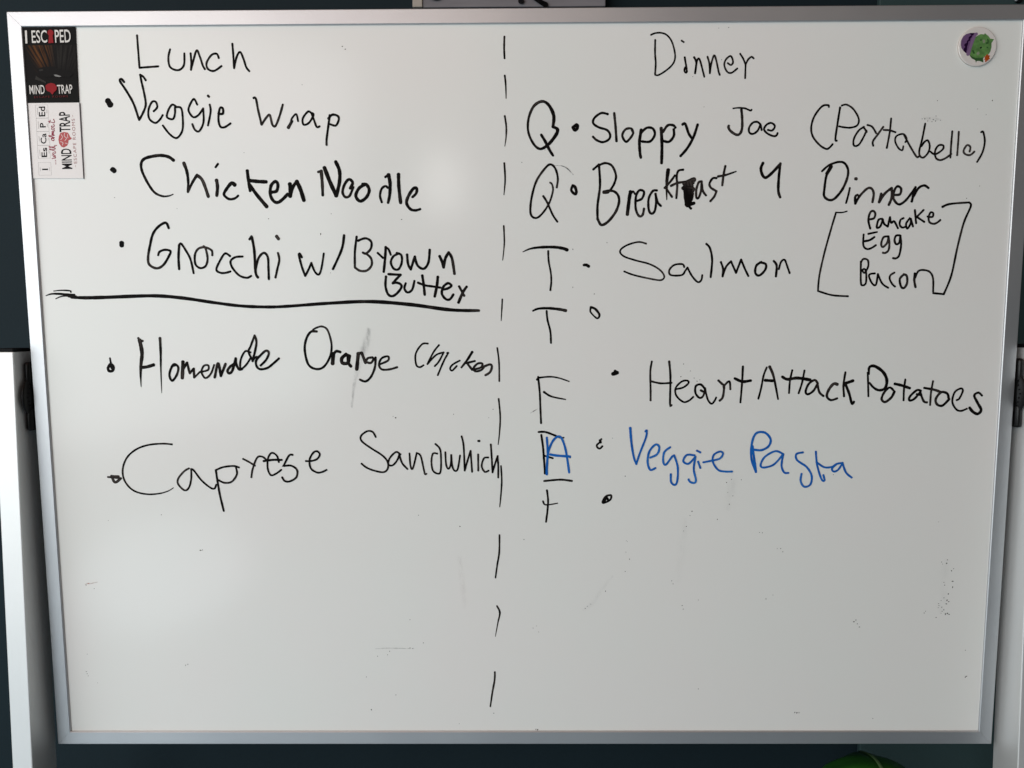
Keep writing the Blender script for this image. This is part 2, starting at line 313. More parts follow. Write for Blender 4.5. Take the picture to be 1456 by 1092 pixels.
INK=[["handwritten_word","black marker word Lunch","k",[[[230],[-45706,43262,-45668,41707,-45622,39546,-45622,39546,-44490,39619,-43337,39692]],[[230],[-41838,41643,-42096,40685,-41981,39683,-41375,39278,-40746,39314,-40259,39873,-40153,41172]],[[230],[-39403,41168,-39373,40067,-39454,39266,-39454,39266,-39134,40266,-38658,41502,-38281,40661,-38011,39758,-37781,39336]],[[230],[-36054,40606,-36282,41088,-36913,40952,-37538,40056,-37404,39353,-36684,39128,-35762,39684]],[[230],[-34359,42232,-34306,41035,-34271,39434,-34271,39434,-33903,40733,-33464,41269,-33082,40427,-32807,39525,-32450,39061]]]],["bullet_mark","black bullet blot before Veggie Wrap","k",[[[620,664],[-49655,35742,-49388,35295]]]],
["handwritten_word","black marker word Veggie beside the word Wrap","k",[[[266,230],[-47556,37910,-47871,38254,-48052,38013,-47363,36900,-46605,35480,-46160,34058,-46002,33488,-46002,33488,-45518,34257,-45105,35269,-45237,36685,-45463,37897,-45583,38742,-45583,38742,-45220,38499,-44950,38095]],[[230],[-44181,34493,-43736,34957,-43871,35565,-44333,35568,-44802,34659,-44773,33643,-44107,33131,-43565,33433,-43112,34040]],[[230],[-41485,35045,-41894,35250,-42340,34746,-42634,33936,-42398,33629,-41874,33586,-41631,34234,-41595,34944,-41595,34944,-40866,34838,-40717,33619,-40851,32195,-41568,31342,-42387,31796,-43176,32820]],[[230],[-38895,35232,-39283,35881,-39870,35035,-39941,34427,-39448,33774,-38806,34014,-38203,34782,-38203,34782,-38235,33198,-38790,32142,-39309,32288,-39592,32962]],[[230],[-37385,35222,-37318,34411,-37708,32788]],[[266],[-37547,36255,-37427,36133]],[[266,230],[-36385,34162,-35860,34159,-35833,34768,-36190,34770,-36410,33594,-36241,32678,-35720,32573,-34965,33016]]]],
["handwritten_word","black marker word Wrap","k",[[[248],[-32074,35959,-31804,35897,-31584,34580,-31231,32852,-31231,32852,-30633,33661,-30202,33963,-29929,32844,-29557,32700,-29056,33754,-28586,35170]],[[354,310],[-28010,32487,-27543,33237]],[[213],[-27721,32933,-27553,33542,-27012,34046,-26809,33233]],[[230],[-25164,34136,-25577,34341,-26232,33534,-26151,32822,-25514,33022,-24919,33932,-25164,34136,-24875,33323,-24585,32549,-24226,32608]],[[248],[-22970,33921,-23174,32703,-23433,31074,-23452,30421]],[[266,230],[-23150,33516,-22655,33959,-22031,33814,-21895,33407,-22272,32698,-23001,32865]]]],["bullet_mark","black bullet dot before Chicken Noodle","k",[[[532,576],[-49555,27684,-49366,27519]],[[266],[-49756,27640,-49573,27639]]]],
["handwritten_word","thick black marker word Chicken beside Noodle","k",[[[354,354,337,301,284,230,115],[-42085,28713,-42644,29117,-43550,29300,-44624,29202,-45632,28911,-46047,28319,-45947,27351,-45264,25855,-44550,24879,-43651,24470,-42883,24496,-42336,24688]],[[390,319,266],[-40849,28394,-40520,27322,-40425,26128,-40530,24933]],[[248,337],[-40530,24933,-39890,26125,-39315,26943]],[[354],[-39315,26943,-38658,26268,-38056,24395]],[[390,354],[-36972,26334,-36887,25512,-37025,24495]],[[248],[-37025,27868,-36702,28267]],[[443,301,248],[-34779,25769,-35152,25980,-35795,25282,-36131,24610,-35541,24083,-34848,24154,-34405,24481]],[[372,337],[-33181,27430,-33077,26238,-32927,25042]],[[399],[-32923,26267,-31934,26157,-30927,26107]],[[354,425],[-33016,25865,-32148,24589,-30978,23158]],[[354],[-30239,24878,-29698,25025,-29517,25771,-29809,26146,-30364,25626,-30480,24580,-30125,23829,-29595,23647,-28968,24048,-28380,24644]],[[443],[-28063,25838,-28010,25166,-28083,24388]],[[354],[-28084,24343,-27694,25463,-27212,26132]],[[443],[-27212,26132,-26787,25159,-26416,23885]]]],
["handwritten_word","thick black marker word Noodle","k",[[[266],[-24582,27235,-24196,27381]],[[381,301],[-24197,27352,-24119,25892,-24101,24472]],[[443],[-23803,27751,-23168,26036,-22451,24418]],[[399],[-22452,24388,-22023,26029,-21986,27369,-22412,28441]],[[337,266],[-20746,25277,-20423,25946,-20870,26351,-21421,25728,-21675,24833,-21384,24263,-20846,24380,-20360,25424]],[[354],[-18978,25715,-19677,25271,-20082,24376,-19562,23744,-18786,24220,-18430,25040,-18749,25714,-19207,25746]],[[266],[-16934,23611,-17132,24361,-16930,25182,-16464,25522,-16163,25327]],[[266],[-16441,26595,-16054,26891]],[[425,301],[-16054,26861,-15878,25847,-15952,24504,-16171,23532]],[[381],[-14834,26914,-14819,25394,-14642,23524]],[[266,354,337,266],[-13208,24190,-12742,24637,-12655,25234,-13114,25161,-13743,24193,-13910,23445,-13463,22768,-12854,22615,-12270,22762]]]],["bullet_mark","black bullet dot before Gnocchi","k",[[[532],[-48963,18865,-48980,18571]]]],
["handwritten_word","thin black marker word Gnocchi","k",[[[284,284,248],[-43083,20631,-43430,21284,-44368,20800,-45080,19908,-45483,18603,-45813,17129,-45696,16225,-44802,15777,-43945,16217,-43222,17281,-43026,17854,-43684,18021,-44362,17779,-44550,17370]],[[284],[-42054,15665,-42065,17112,-41908,18586]],[[248],[-41908,18586,-41650,18748,-41034,17763,-40582,16776,-40294,15163]],[[248],[-37892,17338,-37949,17912,-38680,18276,-39517,18165,-40018,17430,-40023,16281,-39463,15785,-38785,16029,-38493,16931,-38685,18161,-38922,18440]],[[248],[-35701,17213,-36302,17544,-36919,16759,-37470,15611,-36989,15197,-36322,15194,-35731,15356]],[[248],[-34156,17156,-35074,17079,-35678,16589,-35463,15766,-34668,14857,-33762,14573,-33203,14801]],[[266],[-33240,19230,-32976,19604]],[[301],[-32946,19522,-32713,17887,-32651,15260,-32377,14599]],[[266],[-32641,15507,-32253,16901,-31561,17587,-31082,17060,-31049,15746,-31050,14395]],[[248],[-29816,17578,-29681,16725,-29973,15577,-30226,14590]],[[354],[-29908,19589,-29672,19261]]]],
["handwritten_word","black marker w with slash before the word Brown","k",[[[266,230],[-26893,17040,-27129,17451,-27251,17288,-26932,15891,-26552,14771,-26552,14771,-26110,15559,-25752,16346,-25752,16346,-25369,15309,-24882,14928,-24524,15716,-24188,17486]],[[301,266],[-21638,19662,-21966,17999,-23114,15578]]]],
["handwritten_word","black marker word Brown","k",[[[266],[-20103,19492,-20365,17664,-20414,15779,-20414,15779,-19793,15365,-18961,15394,-18364,16016,-18394,16836,-18993,17461]],[[266],[-19950,19002,-19031,19291,-18346,18880,-18398,18064,-18993,17461,-19405,17578]],[[248],[-17582,17520,-16932,16911]],[[301],[-16571,18218,-16685,16828,-16886,15220]],[[248],[-16573,18137,-16245,17972,-15978,17283]],[[266],[-15013,17442,-15684,17069,-15981,16333,-15631,15593,-15051,15541,-14653,16327,-14685,17228,-15260,17509]],[[284],[-13971,17307,-13876,16159,-13556,15501,-13556,15501,-13030,17057,-13030,17057,-12717,15990,-11977,15576,-11384,16312,-11193,17866]],[[319],[-9995,17091,-9722,16468,-9517,15729,-9517,15729,-9303,16793,-8879,17528,-8879,17528,-8474,16790,-8198,14950]]]],
["handwritten_word","small black marker word Butter under Brown","k",[[[284],[-16616,14659,-16706,13539,-16445,12546,-15951,12246,-15361,12541,-14763,13282,-14838,13695,-15333,13896,-15801,13832,-15801,13832,-15324,14357,-14815,14849,-14815,14849,-16310,14938]],[[266],[-14203,13825,-14381,13198,-14024,12701,-13435,13029,-13132,14100]],[[301],[-12156,14754,-12008,13683,-11896,12394]],[[266],[-12703,13884,-11844,13550,-11013,13431,-9934,13261]],[[319],[-10247,14581,-10379,13510,-10665,12190]],[[284],[-9687,13012,-9019,13174,-8599,13502,-9011,13801,-9600,13342,-9778,12517,-9287,11853,-8787,11850,-8363,12428]],[[266],[-7652,13416,-7032,12256]],[[284,337],[-6720,13362,-7194,12671,-7741,11432]]]],["underline_stroke","long black underline below Brown Butter","k",[[[310,408,390,390,354,354,337,372,408,408,319],[-55589,12295,-53831,12218,-51360,12259,-45650,12424,-41979,12158,-37992,11562,-34657,11133,-31310,10989,-28765,11073,-23736,11414,-18718,11599,-13725,11215,-8717,10538,-5229,10437]],[[89,266,230],[-58718,12490,-58075,12703,-57175,12716,-56220,12643,-55177,12586]],[[106,177,177],[-57719,13063,-56710,13145,-55703,13080,-55609,12916]],[[106,195],[-57530,12113,-56759,12412,-55744,12459]],[[354,266],[-55885,12434,-55016,12387]]]],["bullet_mark","small black ring bullet before Homemade","k",[[[195,230],[-51257,4734,-51176,4109]],[[319],[-51548,3552,-51217,3991,-50868,3600,-51064,3144,-51471,3145,-51584,3518]],[[222],[-51199,3720,-51115,3432]]]],
["handwritten_word","black marker word Homemade","k",[[[266],[-47568,7211,-47302,6841,-47030,6873]],[[443,408,301,71],[-47413,6959,-47215,5360,-47409,4010,-47535,2656,-47552,1128]],[[337,390],[-47435,3537,-46668,3635,-45843,3869]],[[319,284,177,62],[-44872,7200,-44877,5519,-44968,3155,-45014,353]],[[266],[-42937,3824,-43537,3657,-43928,2643,-43629,1879,-42997,2640,-42781,3570,-43268,3961,-43626,3573]],[[390],[-42155,4244,-42341,2213]],[[266],[-42261,3145,-41653,4157,-41653,4157,-41381,2803,-41381,2803,-40845,3394,-40845,3394,-40849,2259]],[[213],[-40849,2259,-40104,2968]],[[230],[-40020,2967,-39078,3218,-39018,3776,-39561,3727,-39901,2967,-39463,2203,-38763,2709,-38272,3840]],[[301],[-38275,2283,-37772,4058,-37506,2450,-37506,2450,-36847,3970]],[[301],[-35628,4050,-36271,3630,-36630,3124,-36476,2785,-36039,3122,-35552,4640,-35552,4640,-35530,3965,-35187,3288,-34814,3320]],[[230],[-33666,5391,-34335,5512,-34935,4469,-34981,3372,-34321,3792,-33605,4802]],[[266,230],[-33457,4295,-32898,6481,-33077,7488,-33077,7488,-33635,6148,-33917,5443,-33454,4379]],[[230],[-33454,4379,-33015,4799,-32762,4798]],[[266],[-32466,3751,-31764,4457,-31395,5298,-31754,5586,-32503,4966,-33035,4293,-32945,3584,-32484,3278,-31634,3444,-30939,3948,-30156,4620]]]],
["handwritten_word","black marker word Orange","k",[[[284,284,266,230,213],[-25335,7945,-26104,7890,-26711,6936,-26909,5593,-26523,3859,-25577,3276,-24605,3562,-23797,4812,-23560,6348,-23989,8073,-24645,8553,-25320,8422,-25807,8176]],[[443],[-23495,3944,-23382,5195]],[[319],[-23407,5003,-23008,5482,-22492,5384]],[[399],[-21769,5093,-22321,4614,-22279,4036,-21605,4033,-21389,4899]],[[354],[-21579,4996,-21509,4033,-21231,3607]],[[408],[-20509,3219,-20267,5183]],[[337],[-20267,5183,-19841,5278,-19841,5278,-19391,4025]],[[266],[-18509,4695,-19089,4601,-19291,4178,-18718,4022,-18319,4598]],[[266],[-18125,4694,-18250,3442,-18759,2284,-19448,1706,-20156,1941]],[[248],[-17664,3825,-16595,4303,-16584,4823,-17358,4595,-17721,3826,-17389,3207,-16426,3203,-15458,3470]]]],
["handwritten_word","small slanted black word Chicken beside Orange","k",[[[213],[-11601,6397,-12331,6304,-13118,5155,-13104,3808,-12667,3459,-12182,3708]],[[213],[-10223,6200,-10907,5339,-11699,3841,-11699,3841,-10625,4954,-9660,5296,-9660,5296,-10252,4183,-10799,3568]],[[213],[-9184,5044,-9676,4180,-10431,2447]],[[266],[-9201,5198,-9105,5217]],[[213],[-7657,4269,-8527,3791,-8880,3310,-8633,3020,-8049,3596]],[[301,230],[-6110,5320,-6793,4266,-7475,3401]],[[248],[-6892,3939,-5794,4204]],[[266],[-6796,3977,-6132,3107]],[[248],[-6132,3107,-5072,3392,-4875,3873,-5452,3876,-5976,3299,-5691,2912,-4978,3103,-4590,3583]],[[266],[-4590,3545,-3916,3773,-3687,3484,-3923,2809,-4503,2425]]]],["bullet_mark","black arrowhead bullet before Caprese","k",[[[230],[-52423,-10342,-50775,-10514]],[[301],[-51955,-10212,-51543,-11036,-50775,-10514]],[[266],[-51864,-10231,-51037,-10271]]]],
["handwritten_word","thin black marker word Caprese","k",[[[213,213,213,213,195,89],[-44053,-6179,-45294,-6083,-47136,-6263,-48633,-6814,-49789,-7776,-50416,-9078,-50455,-10384,-49911,-11509,-48939,-12262,-47481,-12585,-46000,-12495,-44877,-12179,-44154,-11749]],[[222],[-42060,-9251,-42724,-9659,-43506,-10590,-43507,-11339,-42752,-12090,-42181,-11717,-41850,-10595,-41788,-9326,-41788,-9326,-41433,-9569,-40571,-10785,-39510,-11724,-38965,-11876,-38702,-11352]],[[248],[-38672,-9484,-38519,-10978,-38272,-12853,-37895,-14773]],[[230],[-38579,-9447,-37738,-9114,-36446,-8968,-35720,-9157]],[[230],[-36090,-9212,-36033,-10051,-36717,-10983,-37643,-11130,-38364,-10791]],[[222],[-35161,-8061,-34408,-8472,-33693,-8939]],[[222],[-34212,-10429,-33983,-9311,-33377,-7917,-32731,-7789,-32197,-8200]],[[266],[-32569,-8347,-31464,-8202,-30273,-8205]],[[222],[-30650,-8483,-30894,-7646,-31523,-7310,-32007,-8014,-32093,-9316,-31721,-10156,-31071,-9971,-30374,-9470]],[[239],[-28877,-7559,-29338,-7651,-30062,-8949,-30063,-8987,-29109,-8952,-28394,-9513,-28518,-10445,-29362,-10966,-30003,-10908,-30299,-10440]],[[230],[-27231,-8360,-26606,-8362,-25817,-8106,-25447,-7514,-25786,-7117,-26280,-7313,-26757,-8203,-26636,-9294,-25871,-9832,-25184,-9755,-24648,-9498]]]],
["handwritten_word","thin black marker word Sandwhich","k",[[[222],[-18337,-5326,-18711,-4676,-19388,-4576,-20180,-5163,-20100,-5852,-18954,-6743,-17611,-7636,-16946,-8429,-16906,-9321,-17464,-9816,-18631,-9614,-19599,-9215,-20211,-8717]],[[222],[-15270,-7544,-15849,-7246,-16645,-8034,-16817,-8826,-16273,-8926,-15674,-8235,-15426,-7543,-15426,-7543,-15097,-8633,-14429,-9428]],[[213],[-14138,-7409,-14031,-9032,-13744,-9330,-13221,-7352,-13221,-7352,-12741,-7749,-12415,-9235,-12234,-10069,-12038,-10030]],[[213],[-10634,-7459,-11179,-7457,-11389,-8445,-11212,-9635,-10535,-10034,-10236,-9638,-10175,-8053,-10294,-6868,-10868,-6215]],[[213],[-9619,-7264,-9543,-8847,-9257,-9403,-8958,-8848,-8884,-7622,-8884,-7622,-8765,-9047,-8480,-9643,-8088,-9446,-7775,-7704]],[[213],[-7553,-5261,-7314,-6482,-7212,-9646,-7212,-9646,-6808,-8261,-6446,-7116,-6446,-7116,-6278,-9808]],[[213],[-5497,-7573,-5496,-9651]],[[266],[-5462,-5858,-5326,-5858]],[[213],[-4216,-7972,-4762,-8069,-5062,-9058,-4679,-9812,-4190,-9655]],[[213],[-3893,-6296,-3789,-8072,-3704,-9894,-3704,-9894,-3405,-8864,-3048,-7777,-3048,-7777,-2978,-9064,-2987,-10552]]]],["divider_dash","topmost black dash of the divider","k",[[[213],[-1915,42844,-1955,41559,-1911,40350]]]],["divider_dash","second black dash of the divider from the top","k",[[[213,195,89],[-1897,38369,-1793,37354,-1751,35726]]]],["divider_dash","third black dash of the divider from the top","k",[[[213,195,71],[-1922,33684,-1750,32453,-1782,31219,-1940,30148]]]],["divider_dash","fourth black dash of the divider, left of the second Q","k",[[[213,195,89],[-2010,28162,-1919,26249,-2073,24413]]]],["divider_dash","fifth black dash of the divider, left of the bar of the T beside Salmon","k",[[[177,168,89],[-2119,20717,-2059,19110,-2099,18093,-2271,16564]]]],["divider_dash","short black dash of the divider at the right end of the underline","k",[[[177,168,89],[-2341,11812,-2409,10563,-2495,9180]]]],["divider_dash","black divider dash touching Orange Chicken","k",[[[195,195],[-3003,5836,-2796,4044,-2775,1673]]]],["divider_dash","long black divider dash below Orange Chicken","k",[[[195,195,106],[-2868,-533,-2688,-2751,-2788,-4800,-2965,-6320]]]],["divider_dash","black divider dash touching the end of Sandwhich","k",[[[195,195,106],[-2628,-9062,-2541,-11004,-2696,-13182,-2819,-14338]]]],["divider_dash","black divider dash third from the bottom","k",[[[195,213,177],[-2868,-17981,-2917,-20238,-3179,-21903,-3415,-23620]]]],["divider_dash","hooked black divider dash second from the bottom","k",[[[195,230,159,71],[-3259,-27357,-2885,-28249,-3137,-29566,-3485,-31454]]]],["divider_dash","lowest black dash of the divider","k",[[[213,230,177],[-3581,-36256,-3625,-37356,-3929,-39083,-4199,-40962]]]],
["handwritten_word","thin black heading Dinner at the top","k",[[[204],[15990,42342,15990,40853,16089,39635,16028,38415]],[[186],[16029,38359,16398,38301,17196,38741,17990,39401,18345,40064,18330,40948,17941,42164,17356,42884,16665,43141,15979,43113,15466,42918]],[[213],[19523,40333,19780,38946,19786,38613,19614,38614,19517,38837,19603,39169]],[[204],[19120,42234,19375,42067]],[[230,195],[20636,40326,20913,39715,20789,38496,20789,38496,20968,39826,21190,40178,21430,39712,21902,38067]],[[204],[22218,40393,22466,39595,22549,38485,22549,38485,22695,39593,23018,40532,23285,39922,23578,38700,23738,38278]],[[195],[24646,39636,25053,39412,25273,39798,24970,40442,24407,40025,24251,39362,24614,38638,25134,38524,25810,39019]],[[195],[26086,40700,26469,40122,26774,39456,26774,39456,26760,37881]],[[195],[26774,39456,27045,40008,27437,40337,27730,40137]]]],
["handwritten_letter","bold black letter Q before Sloppy Joe","k",[[[319,390,301,319,266,248,266,301,372,372,301],[3861,32389,3956,33681,3339,34943,2528,35355,1555,34796,936,33384,900,31805,1549,30376,2364,29815,3342,30365,4236,31469,4398,32101,3861,32389]],[[284,337,266],[2446,31480,2934,30685,3424,29730,3881,29012]]]],["bullet_mark","black bullet dot before Sloppy Joe","k",[[[354],[6267,32280,6720,32624,6787,32214,6512,31994,6299,32216]]]],
["handwritten_word","black marker word Sloppy","k",[[[257],[10445,33831,9665,33962,8858,33416,8701,32786,9354,32309,10331,31988,10742,31432,10585,30879,9855,30566,9121,30808,8679,31206]],[[275],[11205,33953,11383,32376,11514,30668]],[[257],[13501,31732,13253,32129,12604,32053,12206,31344,12621,30598,13105,30944,13503,31574,13336,31970]],[[354,301],[14473,31964,14280,30620,14345,29351,14468,28714]],[[275],[14397,31569,15119,32197,15851,32113,16105,31401,15548,30613,14572,30618]],[[354,337],[16856,32155,16987,30129,16971,28063]],[[275],[17074,31712,17630,32466,18278,32494,18575,32208]],[[284],[18368,32020,18382,31230,17825,30568,17091,30683]],[[292],[19412,32566,19735,32643,20162,31536,20546,30980]],[[292],[21228,32555,20740,31058,20034,29795,19238,28878]]]],
["handwritten_word","black marker word Joe","k",[[[159,204,195],[25425,34406,26116,34474,26856,34398,27510,34143,27645,34259]],[[284],[26417,34266,26537,33233,26551,32062,26290,31433,25828,31363,25168,31800,24926,32207,24968,32387]],[[230],[28760,32500,28380,32817,27828,32730,27400,32148,27443,31606,27865,31423,28411,31781,28760,32500,28760,32500,28917,31868]],[[222,230],[29658,31882,30169,31816,30477,32310,30049,32690,29500,32496,29192,31957,29624,31458,30328,31156,30697,31227,30827,31497]]]],
["handwritten_word","thin black word Portabello in round brackets","k",[[[222],[36854,34506,36766,34710,36045,34589,35198,33496,34840,32239,35043,31134,35892,30101,36721,29621,37121,29777,37478,30171]],[[230],[38196,34451,37976,32693,37777,30802,37949,30564]],[[204],[38381,34653,38941,34760,39768,34253,40461,33151,40334,32365,39537,32086,38726,32138,38156,32252]],[[213],[41150,32171,40522,31733,39997,30789,40030,29998,40594,30074,41123,30941,41461,31728]],[[213],[41069,32172,41500,31570]],[[213],[41545,32389,42120,32165,42640,31406]],[[222],[43446,32158,42809,31247,42278,30460,42350,29954]],[[213],[44337,33128,44250,31554,43982,29691]],[[213],[43511,31795,44241,31743,44931,31519]],[[195],[46169,30359,46311,30753,45879,31308,45082,31076,44950,30445,45394,29651,45843,29411,45949,29886]],[[213],[45964,31229,46407,30437,47111,29325,47634,28608,47873,28686]],[[213],[48435,32506,48172,30743,47889,29321,48035,28686,48447,28556,48983,29156,49103,29947,48829,30549,48435,30346,48136,29873]],[[213],[49222,29234,49806,28914,50667,29463,50722,29938,50156,29941,49785,29310,49908,28516,50410,28228,51048,28431,51748,28950]],[[213],[51714,31590,51661,29932,51660,28507]],[[213],[52492,31538,52485,30244,52454,28788]],[[213],[53920,29207,53968,29761,53553,29953,53186,29291,53452,28893,54024,28811,54486,29204]],[[213],[55161,31460,55401,31490,55661,30384,55463,29120,54883,27981]]]],
["handwritten_letter","thin black letter Q before Breakfast","k",[[[230,248,248,213,195],[4329,25253,4458,26343,4161,27464,3589,27978,2935,27550,1871,26036,1295,24112,1127,22500,1373,21772,2031,21687,2854,22492,3511,23617,3870,24903,3755,25625,3509,25835]],[[248,213],[2690,24234,3183,23458,3841,22002,4419,21157]]]],["bullet_mark","black ring bullet before Breakfast","k",[[[266,354],[6229,25404,6100,24891,6544,24438,6707,24727,6541,25290,6262,25452]]]],
["handwritten_word","black word Breakfast with a scribbled out letter","k",[[[248],[8738,27359,9306,27834]],[[266,301,266],[9419,27945,9569,25514,9292,23104,9304,21489,9304,21489,9770,20758,10590,21159,11483,22286,11882,23413,11792,24218,11295,24735,10557,24835,10067,24677]],[[257],[9387,27834,10201,28101,11021,27745,11489,26625,11286,25665,10802,24866]],[[408],[10034,24661,10558,24707]],[[390],[12915,21988,13108,23729,13261,24692]],[[266,213],[13057,23890,13506,24723,13837,24400]],[[266],[13930,23563,14663,23881,14898,24684,14323,24847,13924,24046,13942,22596,14363,21787,14772,21946,14926,22672]],[[266],[16451,24836,15961,24758,15483,23877,15501,22588,15837,22070,16242,22423,16389,23550,16293,24435,16293,24435,16554,23469,16972,22984]],[[443,354,266,89],[17784,27252,17662,26185,17625,25087,17676,23710]],[[248],[18607,26591,17991,25772,17372,25116]],[[248],[17511,25156,18302,24051]],[[248],[19601,27270,19016,27136,18819,26453,18909,25355,18824,23910]],[[266],[18139,25359,18903,25698,19881,25830]],[[532],[19773,25625,20925,26099]],[[443],[19615,25076,20792,25757]],[[532],[19890,25349,19979,24386,20144,23145]],[[620],[20235,25622,20324,24660,20271,23834,20215,23076]],[[443],[20512,25758,20661,25345]],[[354],[20104,25142,20878,25001,20540,24383]],[[354],[20128,23973,20748,24520,20624,23694]],[[354],[20217,23006,20983,23306]],[[266],[20287,23006,20617,22659]],[[443],[20400,24384,20489,23419]],[[248],[21840,25888,21493,25753,21230,24930,21250,23967,21531,23965,21793,24790,21840,25888,21840,25888,22004,24789,22409,24208]],[[248],[23622,26262,23162,26224,22798,25609,22977,25127,23659,24711,23659,24711,23421,24093,22944,23517]],[[248],[24664,27679,24479,26696,24343,25394]],[[266,248,142],[23813,26453,24760,26626,25979,27030]]]],
["handwritten_word","black marker numeral 4 between Breakfast and Dinner","k",[[[319],[29190,28009,28959,27355,29163,26602,29591,26285,30342,26869,31286,27889]],[[266,319,284],[31284,27957,31153,26386,31136,24740,31386,23941]]]],
["handwritten_word","bold black word Dinner after the numeral","k",[[[230,284,266],[36312,26992,37116,27682,38232,28075,38993,27923,39447,27152,39370,26116,38819,24782,37952,23744,37276,23598,36697,24048,36693,24942,36862,26426,37275,27460]],[[390],[36927,26722,37422,27577]],[[354],[40384,26080,40490,26080]],[[222],[39749,25000,39602,24182,39369,23214]],[[266],[40738,24176,40445,23954,40480,23134,40480,23134,40972,24026,41842,24914,42371,24912,42656,24315,42550,23302]],[[284],[43564,24310,43354,23298,43354,23298,43988,24308,44789,24973,44789,24973,44843,23857,44537,22963]],[[266],[45131,24153,45809,24224,45928,24893,45461,25163,45110,24600,45077,23706,45716,23032,46455,23401,47168,24291,47660,25032]],[[284],[47658,25062,47471,24290,47290,23367]],[[266],[47486,23992,48042,24956,48707,25249,49221,24949]]]],["bracket_stroke","thin black square bracket left of Pancake","k",[[[142,177],[39531,22242,38929,22095,38200,22099]],[[213],[38200,22099,37645,20001,36988,17288,36480,14558,36368,12651,36368,12651,38108,12139,40080,11992]]]],["bracket_stroke","black square bracket right of Pancake","k",[[[266,213],[51037,22706,51927,23044,54188,23212]],[[230],[54188,23212,54441,22763,53720,20822,53123,17967,52556,14485,51764,12201,51764,12201,50454,12329]]]],
["handwritten_word","small black word Pancake in the square brackets","k",[[[248],[42433,20158,42159,21180,42347,22078,42719,22255,42961,21925,42833,21401,42308,21254]],[[239],[43824,21321,43375,21174,43219,20274,43638,20422,43904,21246,43904,21246,44080,20720,44552,20387,44552,20387,44756,21541,44759,21466,44941,20836,45282,21014,45778,20186]],[[230],[46403,21383,46035,21160,45988,20560,46307,20259,46607,20332]],[[230],[47163,21379,46741,20707,46921,20135,47273,20704,47288,21304,47288,21304,47593,20372]],[[239],[47721,22349,47953,20776]],[[230],[48782,22344,47990,21525,47990,21525,48932,20921]],[[230],[49278,21563,49888,21515,49940,21964,49632,22040,49432,21518,49540,20918,50008,20690,50457,20808,50864,21136]]]],
["handwritten_word","small black word Egg in the square brackets","k",[[[248,195],[42233,19527,43289,19747]],[[230],[41657,19454,41683,18173,42085,17718,42615,17791,43208,18166]],[[248],[41663,18626,42419,18773,42981,19147]],[[239],[44607,19214,44080,19096,43842,18313,44058,17935,44567,18461,44683,19214,44683,19214,44833,18309,44762,17554,44396,17223,44089,17255]],[[239],[46048,19328,45594,19285,45436,18758,45642,18275,46015,18454,46126,19282,46126,19282,46258,18151,46088,16943,45725,16566,45342,16598]]]],
["handwritten_word","small black word Bacon in the square brackets","k",[[[222],[41470,16055,41756,16509,42298,16355,42377,15596,41983,14838,41694,15143,41962,15294,42166,14837,42190,13618,41820,13315,41573,13697,41464,16207]],[[222],[43241,14756,42678,14682,42539,14378,42959,13538,43426,13384,43597,14678,43597,14678,44186,13533,44947,12995]],[[222],[45624,14851,45135,14519,45080,14062,45416,13451,45768,13144]],[[257],[46739,14588,46305,14057,46503,13141,46894,12987,47216,13595,47129,14434,46736,14633]],[[266],[48108,14733,48074,13896,48270,13057]],[[222],[48166,14201,48551,15035,49389,15108,50016,14801,50363,14038,50444,12513]]]],
["handwritten_letter","black letter T before Salmon, thick bowed bar","k",[[[89,213,301,319,354,390],[199,17557,1178,17951,2559,18113,4152,18105,5108,17954,5619,17773]],[[230,195,230],[3303,17658,3357,16470,3624,14993,3679,13936,3573,12898]]]],["bullet_mark","black bean-shaped bullet before Salmon","k",[[[266,354,319],[7647,15924,7966,15943,8265,15763]]]],
["handwritten_word","thin black marker word Salmon","k",[[[204],[15254,18486,14279,18683,12871,18288,12082,17628,12532,16979,13954,16482,15732,16000,16983,15292,17527,14498,17091,14059,15757,14242,13799,14691,12605,15136]],[[222],[19953,15629,19716,15981,18744,15898,18135,15286,18323,14670,19653,14664,20085,15189,20344,15575,20344,15575,20895,14570,21620,13810,22059,14037,22170,14653]],[[248],[22582,18416,23035,17890,23332,16490,23204,14384]],[[239],[24400,16222,24684,15432,24655,14465,24655,14465,25034,15606,25635,16304,25635,16304,26291,14897,26291,14897,26867,16508,26867,16508,27339,15419,27807,14504]],[[266],[29350,16199,28744,15764,28646,14887,29133,14568,29821,15232,29888,15934,29175,16147]],[[266],[30848,16315,31220,15752,31173,14436]],[[222],[31499,15312,31736,16188,32169,16449,32551,15571,32841,14832]]]],
["handwritten_letter","black letter T with the empty ring bullet beside it","k",[[[213,301,354],[1428,10377,2111,10642,3380,10684,4649,10553,5474,10391]],[[230],[3110,10369,3222,9262,3573,7832,3654,6400]]]],["bullet_mark","empty black ring bullet with no text after it","k",[[[266,177,230,284,266],[8563,10788,8535,10188,9334,9426,9616,9868,9088,10581,8563,10788]]]],
["handwritten_letter","thin black letter F above the blue A","k",[[[230],[2057,2209,2264,144,2343,-1800,2423,-3638]],[[230,195,142],[1912,1840,2185,2080,3546,2204,4667,2039,5917,1616]],[[266,213,142],[2777,304,3709,-265,5475,-643]]]],["bullet_mark","black bullet dot before Heart Attack Potatoes","k",[[[443],[11335,2529,11893,2688]],[[354],[11635,2881,11574,2609]]]],
